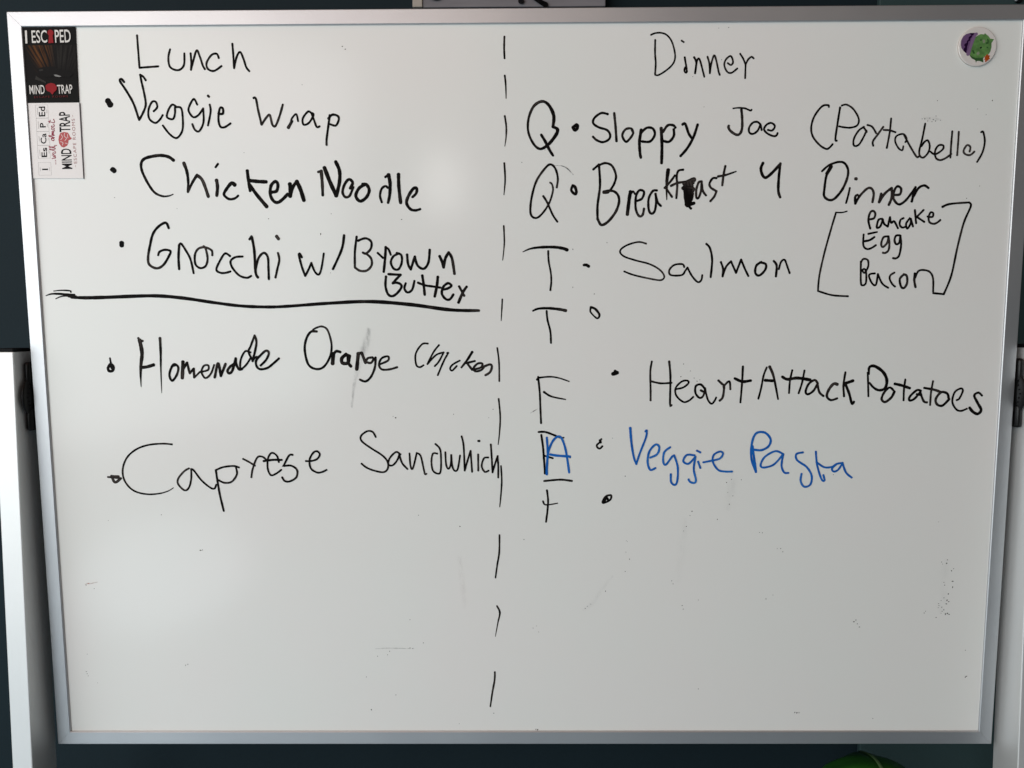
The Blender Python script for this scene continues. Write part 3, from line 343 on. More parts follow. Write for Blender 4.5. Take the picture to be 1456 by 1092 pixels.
["handwritten_word","black marker word Heart","k",[[[230],[16159,4065,15991,2784,16055,586,16075,-801]],[[266,222],[18306,4057,18494,2148,18508,-1315,18712,-1394]],[[230],[16040,1608,17292,1336,18663,1394]],[[222],[19255,606,20109,807,20754,1355,20560,1670,19862,1515,19174,732,19270,-213,20144,-1004,20844,-849,21382,-378]],[[266,230],[22844,562,22286,1161,21666,959,21653,94,22165,-507,22628,-225,22841,719]],[[222],[22844,562,23185,-699,23666,-1253,24048,-860,24226,-466]],[[266],[22301,438,22585,280]],[[266],[24456,1656,24934,1214,25175,946,25052,-391,24673,-862]],[[239],[25099,868,25552,1416,25862,1494,25964,551]],[[266,213],[27445,3398,27393,1331,27256,-1108]],[[301,354,301],[26474,1915,27419,1519,28474,1641]]]],
["handwritten_word","black marker word Attack","k",[[[230],[30401,3277,30043,2262,29779,694,29475,-642]],[[337,213],[30756,3354,31292,2101,31927,-698]],[[337],[30248,1666,31184,1600]],[[230],[33566,2906,33330,1623,33258,53]],[[230],[35074,2869,34819,1304,34444,17]],[[319,372],[32350,2097,33014,1781,34253,1933,35816,1693]],[[266],[36782,1249,36381,1673,35646,1169,35311,239,35608,-100,36264,321,36735,1165,36735,1165,37025,149,37547,-328]],[[354,239],[39199,1122,38744,1191,38186,483,37967,-363,38489,-840,39270,-622]],[[248],[40141,2636,39975,984,40098,-370]],[[354,266],[41123,1571,40166,1237,40166,1237,40721,-34,41111,-1307,41352,-1053]]]],
["handwritten_word","black marker word Potatoes","k",[[[230],[42902,2576,43016,1142,43117,-381]],[[248,354,354,301,230],[43043,2407,43089,3248,43752,3363,44786,2653,45302,1640,45132,628,44390,377,43705,717,43176,1310]],[[248,301],[46324,201,45714,710,45072,120,44776,-726,45213,-1100,45942,-560,46324,201]],[[230],[47589,1716,47484,450,47501,-905]],[[319],[46311,1164,47208,958,48195,617]],[[266],[49585,274,49079,360,48280,-399,48222,-907,48800,-740,49510,105,49510,105,49986,-998,50414,-1169]],[[266],[49105,-148,49611,-234]],[[230],[51027,1484,50850,100,50818,-1510]],[[266,301],[49984,644,51252,403,52105,96]],[[284],[53068,-670,52867,-76,52105,96,51481,-749,51685,-1428,52363,-1566,53156,-755]],[[230],[54085,-893,54408,-674,54773,255,54504,560,53779,90,53544,-1095,54066,-2030,54665,-2253,55404,-1984]],[[230,319,337],[57183,-345,56709,29,56229,-342,56703,-1276,57173,-2126,56784,-2635,56182,-2378,55733,-1866]]]],
["handwritten_letter","black letter F overwritten by the blue A","k",[[[248,248,177],[2101,-4745,2940,-4748,3974,-5117,4750,-5447,5267,-5475]],[[248],[2450,-5113,2682,-6884,2916,-10048]],[[213],[2747,-7739,3913,-8098]],[[195],[5921,-7880,6077,-8012]]]],
["handwritten_letter","blue letter A drawn over the black F","b",[[[248],[3134,-5442,3226,-6754,3265,-8069]],[[266,248],[3137,-10155,3175,-8728,3330,-7280,3846,-5968,4491,-5342,5008,-5579,5530,-7155,5954,-9925]],[[284],[3589,-7609,4366,-7743,6050,-7880]]]],
["handwritten_letter","short black bar above the lowest small t","k",[[[248],[2812,-11015,3852,-10912,5022,-10849,6322,-11011]]]],
["handwritten_letter","small black letter t at the foot of the list","k",[[[230],[3164,-12197,3308,-13502,3230,-14837,3048,-16309]],[[213,177,142],[2656,-13607,2877,-14035,3464,-14063,4508,-13879]]]],["bullet_mark","black e-shaped bullet before the blue words","k",[[[222],[9982,-5660,9791,-6013,9727,-6144,9432,-6405,9473,-6707,9798,-6879,10118,-6578]],[[301],[9815,-5830,9895,-6092]]]],["bullet_mark","lowest black oval bullet with no text after it","k",[[[230],[11145,-12856,10626,-12988,10202,-13653,10373,-13853,11151,-13455,11302,-12923,11119,-12830]],[[354],[10371,-13627,10692,-13121]],[[266],[10824,-13321,10890,-13455]]]],
["handwritten_word","blue marker word Veggie","b",[[[301,248,230],[13573,-4276,13748,-6153,14053,-7927,14393,-8862]],[[230],[14393,-8862,14812,-7486,15547,-5496,15643,-4569,15471,-4723]],[[248],[16129,-8044,16995,-7603,17243,-6717,16758,-6384,16008,-7267,15809,-8599,16152,-9601,16804,-9381]],[[239],[18616,-6721,17864,-7384,17775,-8605,18108,-8939,18855,-7941,19136,-7765,19136,-7765,19600,-9277,19567,-11061,19247,-11553,18803,-11171,18741,-10166]],[[239],[21688,-7772,20705,-7725,20284,-8501,20945,-8836,21800,-7950,21800,-7950,21614,-9506,21904,-10844,21760,-11291,21211,-11178,20985,-10842]],[[230],[22141,-8573,22442,-9397]],[[230],[21958,-7174,22399,-7397]],[[230],[22797,-8664,23883,-8444,24858,-8181,25236,-7561,24837,-7294,24085,-7735,23996,-8623,24675,-9626,25554,-9851,26428,-9853]]]],
["handwritten_word","blue marker word Pasta","b",[[[266],[28912,-6642,29443,-9928,29443,-9928,28826,-8192,28834,-6200,29343,-4988,30426,-4925,31147,-5765,30914,-6648,30058,-7132,29186,-7085]],[[239],[32795,-7650,31803,-7270,30519,-7976,30004,-8973,30343,-9352,31640,-8978,32795,-7650,32795,-7650,32624,-9092,32981,-9983,33528,-10051]],[[239],[35246,-7436,34427,-7655,34563,-8431,35793,-9323,36444,-10438,36311,-11554,35555,-11820,35093,-11104,35169,-10167]],[[230],[36852,-7330,37092,-9105,37705,-10888,38080,-11000,37902,-10331]],[[230],[36967,-8660,37973,-9329,38951,-9288,39482,-8934,40237,-8781]],[[230],[40240,-8847,39729,-9668,39193,-9889,38960,-9510,39483,-8978]],[[239],[40237,-8781,40724,-10005,41471,-10675]]]],["smudge","grey eraser smear below the word Orange","g.34",[[[709,1329,1329,886,532,354],[-18830,8380,-19225,6467,-19968,4722,-20542,2794,-20944,856,-21273,-1623]]]],["smudge","faint brown smear left of the lower divider dashes","o.09",[[[709,1063,1063,620],[-8020,-20690,-7697,-23938,-7452,-26273,-7469,-27773]]]],["smudge","faint broken arc of old ink above the second Q","g1",[[[106,195,248,177],[4023,27838,4958,27791,5639,27456,6364,26704]]]],["smudge","short faint pen flick left of the letter F","g1",[[[89,213,89],[1079,-2364,1519,-2099,2047,-1790]]]],["smudge","orange fleck left below Caprese","r1",[[[177,230,124,142,89],[-56214,-24459,-55839,-24273,-55570,-24320,-55201,-24227,-54556,-24088]]]],["smudge","faint dotted line of old ink near the lower board edge","g.5",[[[89,177,177,89],[-19096,-33095,-17544,-33001,-15267,-33051,-13900,-33053]]]],["smudge","faint grey speckled smear below the blue words","g.07",[[[886,1772,1595,886],[26642,-10001,26507,-11626,26288,-13437,25970,-14892]]]],["smudge","speckled grey smear near the right frame rail","g.045",[[[1240,1595,1595,1418],[53975,-21276,53834,-23585,53872,-25907,53652,-28426]]]],["smudge","faint grey trail right of the lower divider","g.07",[[[532,886,709,354],[7720,-27983,8978,-27048,10226,-25181,11648,-23323]]]],["smudge","pale grey trail above the numeral list foot","g.04",[[[1063,1595,1240],[20744,-15700,20378,-19825,19747,-24452]]]],["smudge","pale grey haze above Portabello","g.15",[[[443,709,354],[48118,33143,49213,33055,50308,32967]]]]]
SPECKS=[[-21216,41845,71],[-20889,41520,62],[-26191,37464,44],[-33486,29581,40],[-41954,22984,40],[-49512,24327,40],[-30800,21704,49],[-23132,22256,44],[-14565,21538,58],[-24495,19813,89],[-15960,12259,40],[-26270,15566,40],[-26717,15140,40],[-23427,15125,40],[-15792,-2886,80],[-16097,-2707,44],[-8513,-2465,44],[-3579,-1860,53],[-4115,-2924,40],[-45881,-15266,58],[-13141,-15390,44],[-7886,-16868,66],[244,-18586,58],[13258,-18798,44],[13688,-21196,62],[13169,-22815,53],[10678,-25415,58],[13393,-18890,35],[13230,-20271,40],[8079,-27702,49],[8348,-27422,44],[8798,-27141,44],[-41120,-19928,89],[-40847,-19882,53],[-56081,-24506,44],[-55065,-24976,40],[-43774,-35309,62],[-43491,-35166,53],[-52708,-15984,35],[-56528,-33767,40],[-56771,-36159,53],[-56697,-36447,53],[-56577,-36736,44],[-55394,-37698,40],[-20283,-36911,44],[-16488,-39363,53],[-19748,-41388,80],[-8283,-43331,44],[1969,-44160,80],[-3765,-41880,49],[-18754,-34094,44],[-17472,-33905,44],[-17188,-33429,53],[-14536,-32957,44],[-14173,-33053,53],[-12795,-32295,49],[1391,-30326,44],[1844,-30044,40],[2116,-30846,44],[-14467,-29173,44],[1739,-44112,66],[6315,17841,58],[6334,13235,53],[8973,12408,58],[10473,18626,44],[24658,43708,44],[23496,43636,40],[23917,40024,44],[20530,38107,40],[21947,34605,44],[49770,35170,44],[56294,35130,58],[54596,34165,44],[55640,33507,40],[55386,25151,44],[53905,23702,53],[20103,3738,58],[19784,2162,62],[20948,2859,49],[21445,1980,49],[21803,1584,53],[22148,1758,44],[59387,-2426,66],[11389,-5559,44],[13030,-10414,53],[39185,-10306,44],[26399,-10857,53],[27638,-10906,53],[25790,-11262,53],[26631,-12985,49],[26215,-14073,62],[25999,-12530,40],[21529,-14972,66],[21274,-15519,44],[24754,-16029,62],[20857,-16934,62],[20512,-17529,44],[30496,-17780,53],[30138,-17733,40],[52687,-16414,44],[32878,-19851,53],[33159,-20266,49],[32432,-19850,40],[19112,-24079,49],[19298,-24452,44],[20521,-27347,62],[20665,-27815,53],[22577,-26602,44],[31206,-26475,62],[32089,-25964,44],[42560,-29535,80],[42820,-29301,71],[43022,-29818,58],[43311,-30241,62],[51495,-28376,66],[51662,-28143,44],[54005,-21829,80],[54069,-21368,53],[53371,-21643,53],[53476,-21920,44],[54683,-22800,75],[54935,-22523,53],[54895,-24189,89],[54939,-24978,80],[53896,-24698,62],[53786,-24327,44],[54452,-25861,80],[54319,-26699,89],[54553,-26886,71],[54255,-27165,66],[53898,-26372,49],[53560,-26745,44],[53267,-27117,49],[53327,-27397,53],[53698,-27632,58],[53985,-27959,71],[53771,-28146,62],[53652,-28426,44],[53054,-28987,58],[53252,-27678,44],[54195,-28521,89],[54461,-28446,97],[54692,-28568,71],[57033,-33370,62],[57372,-36882,71],[57244,-37025,71],[22831,-38575,53],[35694,-41852,80],[35418,-41803,71],[35967,-41832,66],[45581,-42628,49],[48374,33060,53],[48723,32813,53],[48957,33138,49],[49385,32972,58],[49699,33379,44],[48038,33062,44],[49646,32807,53],[50229,32886,40],[49230,32728,44],[115,28233,44],[2918,29707,44]]
for i, (name, label, c, strokes) in enumerate(INK):
    z = ZS+.00012+(i % 5)*.00003
    if c[0] == 'k': m = M_ink
    elif c[0] == 'b': m = M_blue; z += .0002
    else:
        m = smear_mat('smear_'+'grey orange red'.split()['gor'.index(c[0])], {'g': (.10, .10, .11), 'o': (.40, .22, .16), 'r': (.50, .10, .04)}[c[0]], float(c[1:]))
        obj(name, ribbons(strokes, ZS+.00008+i*1e-6, wob=.1, centre=True), m, wb, label=label); continue
    obj(name, ribbons(strokes, z, fat=1.12), m, wb, label=label)
bm = bmesh.new(); dl = bm.verts.layers.float.new('dens')
for x, y, r in SPECKS:
    k = random.randint(5, 7); a0 = random.random()*6; e = random.uniform(.6, 1.5); vs = []
    for j in range(k):
        a = a0+j*math.tau/k; rr = r*1e-5*random.uniform(.8, 1.4)
        v = bm.verts.new((x*1e-5+rr*e*math.cos(a), y*1e-5+rr/e*math.sin(a), ZS+.0001)); v[dl] = min(1, .42+r/120); vs.append(v)
    bm.faces.new(vs)
obj('ink_specks', bm, M_ink, wb, kind='stuff')
# ================================================================ card magnets (stuck on the board: things of their own)
def on_board(name, label, cat):
    o = bpy.data.objects.new(name, None); o.empty_display_size = .02
    o.matrix_world = Matrix.Translation((0, 0, 1.4))@Matrix.Rotation(math.pi/2+TH, 4, 'X')
    return link(o, None, label, cat)
def clampq(q): return [(max(x, -BW+FW+.0004), min(y, BH-FW-.0004)) for x, y in q]
c1 = on_board('card_magnet', 'black card magnet reading I ESCAPED with brown photo print, tucked in the top left corner', 'magnet')
poly_obj('card', clampq([(-0.59368,0.44317),(-0.52981,0.44298),(-0.53109,0.35564),(-0.59365,0.35542)]), ZS+.0002, ZS+.0014, M_card_b, c1)
zt = ZS+.00145
def art(name, poly, m, dz=0, par=None): return poly_obj(name, poly, zt+dz, zt+dz+.00003, m, par or c1)
def photo_mat(ox, oy):
    m = bpy.data.materials.new('photo_print'); m.use_nodes = True; n = m.node_tree.nodes; L = m.node_tree.links; p = n['Principled BSDF']
    p.inputs['Roughness'].default_value = .4; p.inputs['Specular IOR Level'].default_value = .05
    t = n.new('ShaderNodeTexCoord'); mp = n.new('ShaderNodeMapping'); mp.inputs['Location'].default_value = (-ox, -oy, 0); L.new(t.outputs['Object'], mp.inputs[0])
    sp = n.new('ShaderNodeSeparateXYZ'); L.new(mp.outputs[0], sp.inputs[0])
    def mth(op, a, b, c=None, cl=False):
        q = n.new('ShaderNodeMath'); q.operation = op; q.use_clamp = cl
        for i, v in enumerate((a, b, c)):
            if v is None: continue
            if isinstance(v, (int, float)): q.inputs[i].default_value = v
            else: L.new(v, q.inputs[i])
        return q.outputs[0]
    # beams fan out from a point below right: the angle picks the beam
    dx = mth('SUBTRACT', sp.outputs['X'], .040); dy = mth('ADD', sp.outputs['Y'], .062)
    ang = mth('DIVIDE', dx, dy)
    cb = n.new('ShaderNodeCombineXYZ'); L.new(mth('MULTIPLY', ang, 13), cb.inputs[0]); L.new(mth('MULTIPLY', sp.outputs['Y'], 12), cb.inputs[1])
    nz = n.new('ShaderNodeTexNoise'); nz.inputs['Scale'].default_value = 1.6; nz.inputs['Detail'].default_value = 3; L.new(cb.outputs[0], nz.inputs['Vector'])
    st = n.new('ShaderNodeMapRange'); st.inputs['From Min'].default_value = .42; st.inputs['From Max'].default_value = .62; L.new(nz.outputs['Fac'], st.inputs['Value'])
    side = n.new('ShaderNodeMapRange'); side.inputs['From Min'].default_value = .036; side.inputs['From Max'].default_value = .026; L.new(sp.outputs['X'], side.inputs['Value'])
    mx = n.new('ShaderNodeMix'); mx.data_type = 'RGBA'; L.new(side.outputs[0], mx.inputs['Factor'])
    mx.inputs['A'].default_value = (.020, .018, .016, 1); mx.inputs['B'].default_value = (.12, .045, .012, 1)
    low = n.new('ShaderNodeMapRange'); low.inputs['From Min'].default_value = -.033; low.inputs['From Max'].default_value = -.016; L.new(sp.outputs['Y'], low.inputs['Value'])
    left = n.new('ShaderNodeMapRange'); left.inputs['From Min'].default_value = .0; left.inputs['From Max'].default_value = .012; L.new(mth('ADD', sp.outputs['X'], mth('MULTIPLY', sp.outputs['Y'], .35)), left.inputs['Value'])
    f = mth('MULTIPLY', mth('MULTIPLY', st.outputs[0], low.outputs[0]), left.outputs[0], cl=True)
    m2 = n.new('ShaderNodeMix'); m2.data_type = 'RGBA'; L.new(f, m2.inputs['Factor']); m2.inputs['A'].default_value = (.006, .005, .005, 1); L.new(mx.outputs['Result'], m2.inputs['B'])
    L.new(m2.outputs['Result'], p.inputs['Base Color']); return m
ph = [(-0.59264,0.42157),(-0.53118,0.42176),(-0.53168,0.38138),(-0.59347,0.38057)]
art('photo_print', ph, photo_mat(*ph[0]), 1e-5)
art('photo_hand', [(-0.57757,0.39477),(-0.57062,0.39651),(-0.55943,0.39704),(-0.55339,0.39462),(-0.54239,0.39217),(-0.53519,0.38855),(-0.53914,0.38500),(-0.55032,0.38483),(-0.55763,0.38691),(-0.56273,0.38491),(-0.57016,0.38520),(-0.57500,0.38701),(-0.57657,0.39119)], M_gr2, .0005)
art('photo_highlight', [(-0.57579,0.39357),(-0.57142,0.39402),(-0.57116,0.39235),(-0.57530,0.39166)], M_gr1, .00055)
art('photo_highlight', [(-0.58001,0.38645),(-0.57765,0.38465),(-0.56809,0.37921),(-0.56881,0.37779),(-0.57546,0.38045),(-0.58154,0.38228)], M_gr1, .00055)
art('photo_highlight', [(-0.55883,0.38751),(-0.55571,0.38773),(-0.54965,0.38566),(-0.55218,0.38484),(-0.55709,0.38571)], flat('print_light_grey', (.25, .25, .24)), .00056)
zt2 = zt+.0007
text_part('printed_text', 'I', [(-0.59003,0.42356),(-0.58767,0.42366),(-0.58970,0.43843)], zt2, M_pw, c1, .02)
text_part('printed_text', 'ESC', [(-0.58208,0.42398),(-0.56376,0.42433),(-0.58205,0.43850)], zt2, M_pw, c1, .008)
text_part('printed_text', 'PED', [(-0.55425,0.42427),(-0.53544,0.42462),(-0.55425,0.43890)], zt2, M_pw, c1, .008)
text_part('printed_text', 'MIND', [(-0.58897,0.36511),(-0.57078,0.36536),(-0.58911,0.37540)], zt2, M_pw, c1, .008)
text_part('printed_text', 'TRAP', [(-0.55535,0.36538),(-0.53716,0.36575),(-0.55565,0.37567)], zt2, M_pw, c1, .008)
text_part('printed_text', 'ESCAPE ROOMS', [(-0.58407,0.36052),(-0.54317,0.36135),(-0.58402,0.36292)], zt2, M_pdr, c1, .01, 1.35)
kh = [(500+30*math.cos(a), 325-30*math.sin(a)) for a in [math.radians(-60+i*20) for i in range(16)]]
c_ = [(-0.55929,0.43552),(-0.55559,0.43549),(-0.55905,0.43905),(-0.56134,0.43258),(-0.56256,0.42385),(-0.55636,0.42405),(-0.55727,0.43256)]
cx0, cy0 = c_[0]; rr = c_[1][0]-cx0
poly_obj('keyhole_print', [(cx0+rr*math.cos(a)*.97, cy0+rr*math.sin(a)) for a in [math.radians(-50+i*280/17) for i in range(18)]]+[c_[3], c_[4], c_[5], c_[6]][0:3], zt2, zt2+3e-5, M_pr, c1)
poly_obj('brain_print', [(-0.56937,0.37504),(-0.56637,0.37705),(-0.56258,0.37799),(-0.55830,0.37700),(-0.55603,0.37376),(-0.55627,0.37018),(-0.55826,0.36839),(-0.56024,0.36661),(-0.56138,0.36458),(-0.56281,0.36543),(-0.56393,0.36723),(-0.56757,0.36869),(-0.56928,0.37085)], zt2, zt2+3e-5, M_pr, c1)
for a, b in (((470, 835), (500, 850)), ((505, 822), (520, 850)), ((530, 835), (545, 860)), ((480, 870), (515, 868))):
    pass
# white card, print turned a quarter turn
c2 = on_board('card_magnet', 'white card magnet with sideways print in lettered squares, under the black card', 'magnet')
poly_obj('card', clampq([(-0.59262,0.35498),(-0.53079,0.35523),(-0.53132,0.26621),(-0.59296,0.26655)]), ZS+.0002, ZS+.0014, M_card_w, c2)
poly_obj('card_shadow_strip', [(-0.53069,0.35513),(-0.52995,0.35470),(-0.53080,0.26578),(-0.53133,0.26611)], ZS+.0002, ZS+.0013, M_card_shadow, c2)  # dark strip painting the shadow line along the card's right edge
zw = ZS+.00147
def tz(s, q, m, off=.0, sp=1, name='printed_text'): return text_part(name, s, q, zw+.00004, m, c2, off, sp)
for bx in ([(-0.58484,0.28512),(-0.56955,0.28525),(-0.56958,0.27028),(-0.58500,0.27015)], [(-0.58432,0.30515),(-0.56962,0.30528),(-0.56964,0.29037),(-0.58438,0.29013)], [(-0.58405,0.32148),(-0.56904,0.32171),(-0.56926,0.30570),(-0.58430,0.30536)],
           [(-0.58383,0.33713),(-0.56896,0.33736),(-0.56914,0.32193),(-0.58404,0.32170)], [(-0.58373,0.35272),(-0.56867,0.35284),(-0.56883,0.33767),(-0.58382,0.33734)]):
    line_part('square_outline', bx, .00022, zw, M_pg, c2, True)
tz('I', [(-0.57346,0.27630),(-0.57345,0.27801),(-0.58062,0.27623)], M_pk, .015)
tz('Es', [(-0.57351,0.29167),(-0.57285,0.30285),(-0.58033,0.29150)], M_pk, .015)
tz('Ca', [(-0.57320,0.30742),(-0.57259,0.31951),(-0.58033,0.30736)], M_pk, .015)
tz('P', [(-0.57276,0.32650),(-0.57261,0.33199),(-0.57978,0.32633)], M_pk, .015)
tz('Ed', [(-0.57254,0.33938),(-0.57196,0.35096),(-0.58019,0.33922)], M_pk, .015)
for q in ([(-0.58289,0.27517),(-0.58303,0.27945)], [(-0.57134,0.27511),(-0.57149,0.27939)], [(-0.58185,0.29332),(-0.58225,0.30024)], [(-0.57080,0.29592),(-0.57099,0.29965)], [(-0.58155,0.31034),(-0.58180,0.31617)],
          [(-0.57074,0.31134),(-0.57085,0.31452)], [(-0.58150,0.32517),(-0.58157,0.33363)], [(-0.57066,0.32691),(-0.57093,0.33093)], [(-0.58138,0.34102),(-0.58145,0.34944)], [(-0.57032,0.34306),(-0.57036,0.34727)]):
    line_part('small_print', q, .00035, zw+.00005, M_pg, c2)
tz('MIND', [(-0.54369,0.27742),(-0.54377,0.30152),(-0.55613,0.27727)], M_pk, .015)
tz('TRAP', [(-0.54338,0.32104),(-0.54260,0.34468),(-0.55652,0.32080)], M_pk, .015)
tz('ESCAPE ROOMS', [(-0.53766,0.28401),(-0.53712,0.33654),(-0.54141,0.28381)], M_pinkrose, .0, 1.2)
line_part('small_print', [(-0.53969,0.27975),(-0.53978,0.28188)], .0003, zw+.00005, M_pinkrose, c2)
line_part('small_print', [(-0.53939,0.33866),(-0.53936,0.34077)], .0003, zw+.00005, M_pinkrose, c2)
poly_obj('brain_print', [(-0.55761,0.31603),(-0.55572,0.31973),(-0.55125,0.32108),(-0.54638,0.32021),(-0.54473,0.31702),(-0.54378,0.31489),(-0.54189,0.31361),(-0.54329,0.31224),(-0.54621,0.31120),(-0.54689,0.30748),(-0.54849,0.30484),(-0.55246,0.30273),(-0.55568,0.30382),(-0.55784,0.30755),(-0.55844,0.31180)], zw, zw+4e-5, M_pp, c2)
for q in ([(-0.55473,0.31814),(-0.55330,0.31495),(-0.55570,0.31178)], [(-0.55025,0.31970),(-0.55104,0.31600),(-0.54844,0.31386),(-0.55084,0.31069)], [(-0.55639,0.30966),(-0.55317,0.30858),(-0.55393,0.30540)], [(-0.54707,0.31809),(-0.54680,0.31385)], [(-0.55047,0.30804),(-0.54777,0.30749)]):
    line_part('brain_fold', q, .0005, zw+6e-5, M_card_w, c2)
# "...well, almost" in script, as strokes running up the card
def script(strokes):
    q = []
    for s in strokes: q.append([[84], [v*1e5 for p in s for v in p]])
    return obj('printed_text', ribbons(q, zw+.00006, wob=.15), M_ps, c2)
script([[(-0.56385,0.28351),(-0.56318,0.28361)], [(-0.56381,0.28565),(-0.56315,0.28575)], [(-0.56378,0.28767),(-0.56312,0.28778)],
        [(-0.56760,0.28972),(-0.56404,0.29034),(-0.56331,0.29140),(-0.56636,0.29185),(-0.56346,0.29247),(-0.56405,0.29354),(-0.56753,0.29399)], [(-0.56532,0.29429),(-0.56654,0.29568),(-0.56603,0.29675),(-0.56366,0.29609),(-0.56291,0.29747),(-0.56424,0.29887)],
        [(-0.56424,0.29887),(-0.56962,0.30039),(-0.56989,0.30124),(-0.56576,0.30068),(-0.56287,0.30120),(-0.56324,0.30226)], [(-0.56324,0.30226),(-0.56998,0.30315),(-0.57014,0.30400),(-0.56557,0.30355),(-0.56289,0.30418),(-0.56370,0.30524)], [(-0.56215,0.30545),(-0.56086,0.30501)],
        [(-0.56636,0.31131),(-0.56691,0.31291),(-0.56488,0.31374),(-0.56366,0.31236),(-0.56442,0.31077),(-0.56663,0.31206),(-0.56661,0.31397),(-0.56321,0.31416)], [(-0.56318,0.31448),(-0.56954,0.31610),(-0.56970,0.31695),(-0.56579,0.31640),(-0.56290,0.31712)], [(-0.56288,0.31734),(-0.56634,0.31799),(-0.56344,0.31882),(-0.56623,0.31969),(-0.56332,0.32052),(-0.56611,0.32138),(-0.56301,0.32200),(-0.56251,0.32284)],
        [(-0.56445,0.32328),(-0.56590,0.32455),(-0.56492,0.32603),(-0.56298,0.32560),(-0.56287,0.32401),(-0.56445,0.32328)], [(-0.56553,0.32667),(-0.56565,0.32825),(-0.56285,0.32750),(-0.56251,0.32929),(-0.56375,0.33036)], [(-0.56235,0.33172),(-0.56837,0.33324),(-0.56922,0.33356)], [(-0.56803,0.33176),(-0.56694,0.33492)], [(-0.56235,0.33172),(-0.56179,0.33351),(-0.56283,0.33595)]])
# ================================================================ round button magnet
c3 = on_board('button_magnet', 'small round button magnet with green and purple cartoon print in the top right corner', 'magnet')
ctr = [(0.54025,0.41275),(0.56274,0.41260),(0.53892,0.43504)]
cx0, cy0 = ctr[0]; rx = ctr[1][0]-cx0; ry = ctr[2][1]-cy0
def disc(r0, z0, r1, z1, m, name, seg=64):
    bm = bmesh.new(); a = [bm.verts.new((cx0+rx*r0*math.cos(t*math.tau/seg), cy0+rx*r0*math.sin(t*math.tau/seg), z0)) for t in range(seg)]
    b = [bm.verts.new((cx0+rx*r1*math.cos(t*math.tau/seg), cy0+rx*r1*math.sin(t*math.tau/seg), z1)) for t in range(seg)]
    for i in range(seg): bm.faces.new((a[i], a[(i+1) % seg], b[(i+1) % seg], b[i]))
    bm.faces.new(b); return obj(name, bm, m, c3)
disc(1.0, ZS+.0001, 1.0, ZS+.0022, M_dome, 'magnet_rim'); disc(1.0, ZS+.00221, .965, ZS+.0027, M_magnet, 'magnet_face')
zb = ZS+.00272
def bt(name, poly, m, k): return poly_obj(name, poly, zb, zb+k*.00004, m, c3)
bt('helmet_print', [(0.52028,0.41479),(0.52046,0.41989),(0.52271,0.42434),(0.52588,0.42674),(0.53043,0.42798),(0.53538,0.42807),(0.53899,0.42837),(0.53976,0.42645),(0.53655,0.42488),(0.52922,0.40323),(0.52714,0.40485),(0.52366,0.40775),(0.52115,0.41128)], M_purple, 1)
bt('helmet_print', [(0.53043,0.42798),(0.53538,0.42794),(0.53452,0.42585),(0.53292,0.42491),(0.53270,0.42300),(0.53143,0.42205),(0.53094,0.41919),(0.52901,0.41824),(0.52885,0.41537),(0.52800,0.41283),(0.52770,0.40900),(0.52713,0.40504),(0.52366,0.40787),(0.52416,0.41062),(0.52572,0.41220),(0.52431,0.41381),(0.52466,0.41572),(0.52679,0.41666),(0.52730,0.41921),(0.52888,0.42048),(0.52905,0.42334),(0.53062,0.42460),(0.53222,0.42555),(0.53051,0.42651)], M_purple2, 2)
bt('body_print', [(0.53667,0.42297),(0.53920,0.42487),(0.54305,0.42662),(0.54704,0.42621),(0.54794,0.42767),(0.54900,0.42658),(0.55175,0.42478),(0.55461,0.42126),(0.55893,0.42079),(0.55713,0.41774),(0.55622,0.41647),(0.55649,0.41200),(0.55548,0.40690),(0.55369,0.40372),(0.54855,0.40119),(0.54734,0.39928),(0.54797,0.39428),(0.54355,0.39610),(0.53991,0.39612),(0.53936,0.39420),(0.53819,0.39709),(0.53408,0.39936),(0.53158,0.40258),(0.53216,0.40961),(0.53443,0.41598)], M_green, 3)
bt('body_print', [(0.53154,0.40322),(0.53397,0.40128),(0.53804,0.39966),(0.54336,0.39930),(0.54860,0.40023),(0.54734,0.39928),(0.54796,0.39440),(0.54355,0.39610),(0.53991,0.39612),(0.53935,0.39433),(0.53819,0.39709),(0.53410,0.39904),(0.53183,0.40162)], M_green2, 4)
bt('brim_print', [(0.53636,0.42819),(0.53832,0.42856),(0.53988,0.42664),(0.53758,0.42424),(0.53502,0.41725),(0.53282,0.40960),(0.53156,0.40290),(0.52929,0.40195),(0.52725,0.40293),(0.52749,0.40452),(0.52951,0.40962),(0.53223,0.41982),(0.53518,0.42585)], mat('print_light_purple', (.20, .12, .23), .4), 5)
for q in ([(0.54211,0.42039),(0.54406,0.42089),(0.54481,0.41942),(0.54286,0.41879)], [(0.55062,0.42161),(0.55268,0.42032),(0.55295,0.41586),(0.55035,0.41523),(0.54895,0.41652),(0.55151,0.41778)], [(0.55054,0.41204),(0.55250,0.41235),(0.55260,0.41075),(0.55097,0.41044)],
          [(0.53356,0.40832),(0.53553,0.40863),(0.53776,0.40446),(0.53511,0.40447)]): bt('scale_print', q, M_green2, 4)
for q in ([(0.54545,0.41973),(0.54737,0.42067),(0.54879,0.41907),(0.54829,0.41652),(0.54632,0.41622)], [(0.53967,0.40572),(0.54191,0.40699),(0.54306,0.40442),(0.54118,0.40252),(0.53912,0.40381)]): bt('spot_print', q, M_palegreen, 4)
bt('eye_print', [(0.54264,0.41146),(0.54442,0.41259),(0.54542,0.41131),(0.54374,0.40966)], M_pk, 4)
star = [(0.55236,0.40385),(0.55344,0.40244),(0.55564,0.40210),(0.55443,0.40019),(0.55567,0.39846),(0.55405,0.39783),(0.55346,0.39655),(0.55183,0.39617),(0.55126,0.39464),(0.54992,0.39490),(0.54997,0.39734),(0.54843,0.39767),(0.54966,0.39926),(0.54841,0.40119),(0.55018,0.40150),(0.55106,0.40341)]
bt('star_print', star, M_orange, 5)
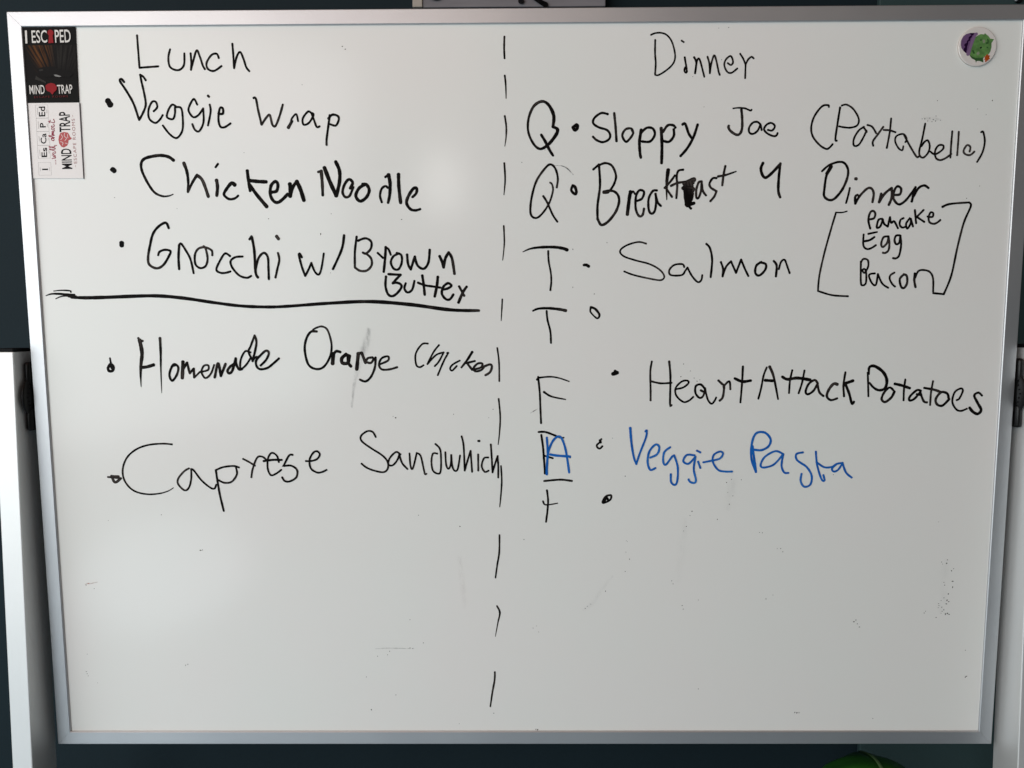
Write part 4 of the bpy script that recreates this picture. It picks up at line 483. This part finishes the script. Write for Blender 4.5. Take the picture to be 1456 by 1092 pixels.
# ================================================================ potted plant below the board
def leaf_mat():
    m = mat('leaf_green', (.022, .125, .014), .36, noise=((.018, .10, .010), 30, .9)); return m
M_leaf = leaf_mat(); M_rib = mat('leaf_rib', (.12, .24, .09), .4)
top = Vector((0.4916,0.1000,0.9026))
pl = empty('potted_plant', (top.x, .1, 0), label='broad green plant leaf showing against the dark wall under the board', cat='plant')
def leaf(base, az, L, Wd, rise, droop, roll=0):
    bm = bmesh.new(); NU, NV = 18, 10; g = []
    ca, sa = math.cos(az), math.sin(az)
    for i in range(NU+1):
        u = i/NU; r = L*u; h = rise*math.sin(u*math.pi*.62)-droop*u*u*u
        wd = Wd*(math.sin(math.pi*min(1, u**.72))**.75)*.5+.0003
        row = []
        for j in range(-NV, NV+1):
            v = j/NV; y = wd*v; z = h-.42*wd*v*v-.012*wd*(1-abs(v))**6+.0022*math.sin(u*26+abs(v)*3)*abs(v)
            row.append(bm.verts.new((base[0]+ca*r-sa*y, base[1]+sa*r+ca*y, base[2]+z)))
        g.append(row)
    for i in range(NU):
        for j in range(2*NV): bm.faces.new((g[i][j], g[i+1][j], g[i+1][j+1], g[i][j+1]))
    lf = obj('leaf', bm, M_leaf, pl, True)
    bm = bmesh.new(); prev = None
    for i in range(NU+1):
        u = i/NU; r = L*u; h = rise*math.sin(u*math.pi*.62)-droop*u*u*u+.0008; hw = .0035*(1-u)+.0006
        a = bm.verts.new((base[0]+ca*r-sa*hw, base[1]+sa*r+ca*hw, base[2]+h)); b = bm.verts.new((base[0]+ca*r+sa*hw, base[1]+sa*r-ca*hw, base[2]+h)); c = bm.verts.new((base[0]+ca*r, base[1]+sa*r, base[2]+h+.0012))
        if prev: bm.faces.new((prev[0], a, c, prev[2])); bm.faces.new((prev[2], c, b, prev[1]))
        prev = (a, b, c)
    obj('midrib', bm, M_rib, lf, True)
    bm = bmesh.new(); p0 = Vector((0, 0, .30)); p3 = Vector(base); n = 10; R = []
    for i in range(n+1):
        u = i/n; c = p0.lerp(p3, u); c.x *= u; c.y *= u
        R.append([bm.verts.new(c+Vector((.003*math.cos(a*math.tau/8), .003*math.sin(a*math.tau/8), 0))) for a in range(8)])
    for i in range(n):
        for a in range(8): bm.faces.new((R[i][a], R[i][(a+1) % 8], R[i+1][(a+1) % 8], R[i+1][a]))
    obj('stem', bm, M_stem, pl, True)
tz_ = top.z
leaf((0, .03, tz_-.035), -math.pi/2-.15, .17, .135, .042, .05)
leaf((-.05, .01, tz_-.16), math.pi+.4, .14, .10, .03, .06)
leaf((.05, .02, tz_-.19), -.4, .13, .10, .03, .05)
leaf((.0, -.01, tz_-.26), -math.pi/2+.7, .14, .10, .03, .06)
bm = bmesh.new(); prev = None
for r, z in ((.055, 0), (.062, .02), (.082, .28), (.086, .30), (.080, .30), (.076, .28)):
    ring = [bm.verts.new((r*math.cos(a*math.tau/32), r*math.sin(a*math.tau/32), z)) for a in range(32)]
    if prev:
        for a in range(32): bm.faces.new((prev[a], prev[(a+1) % 32], ring[(a+1) % 32], ring[a]))
    else: bm.faces.new(ring[::-1])
    prev = ring
obj('pot', bm, M_pot, pl, True)
bm = bmesh.new(); bmesh.ops.create_circle(bm, cap_ends=True, segments=32, radius=.078, matrix=Matrix.Translation((0, 0, .285))); obj('soil', bm, M_soil, pl)
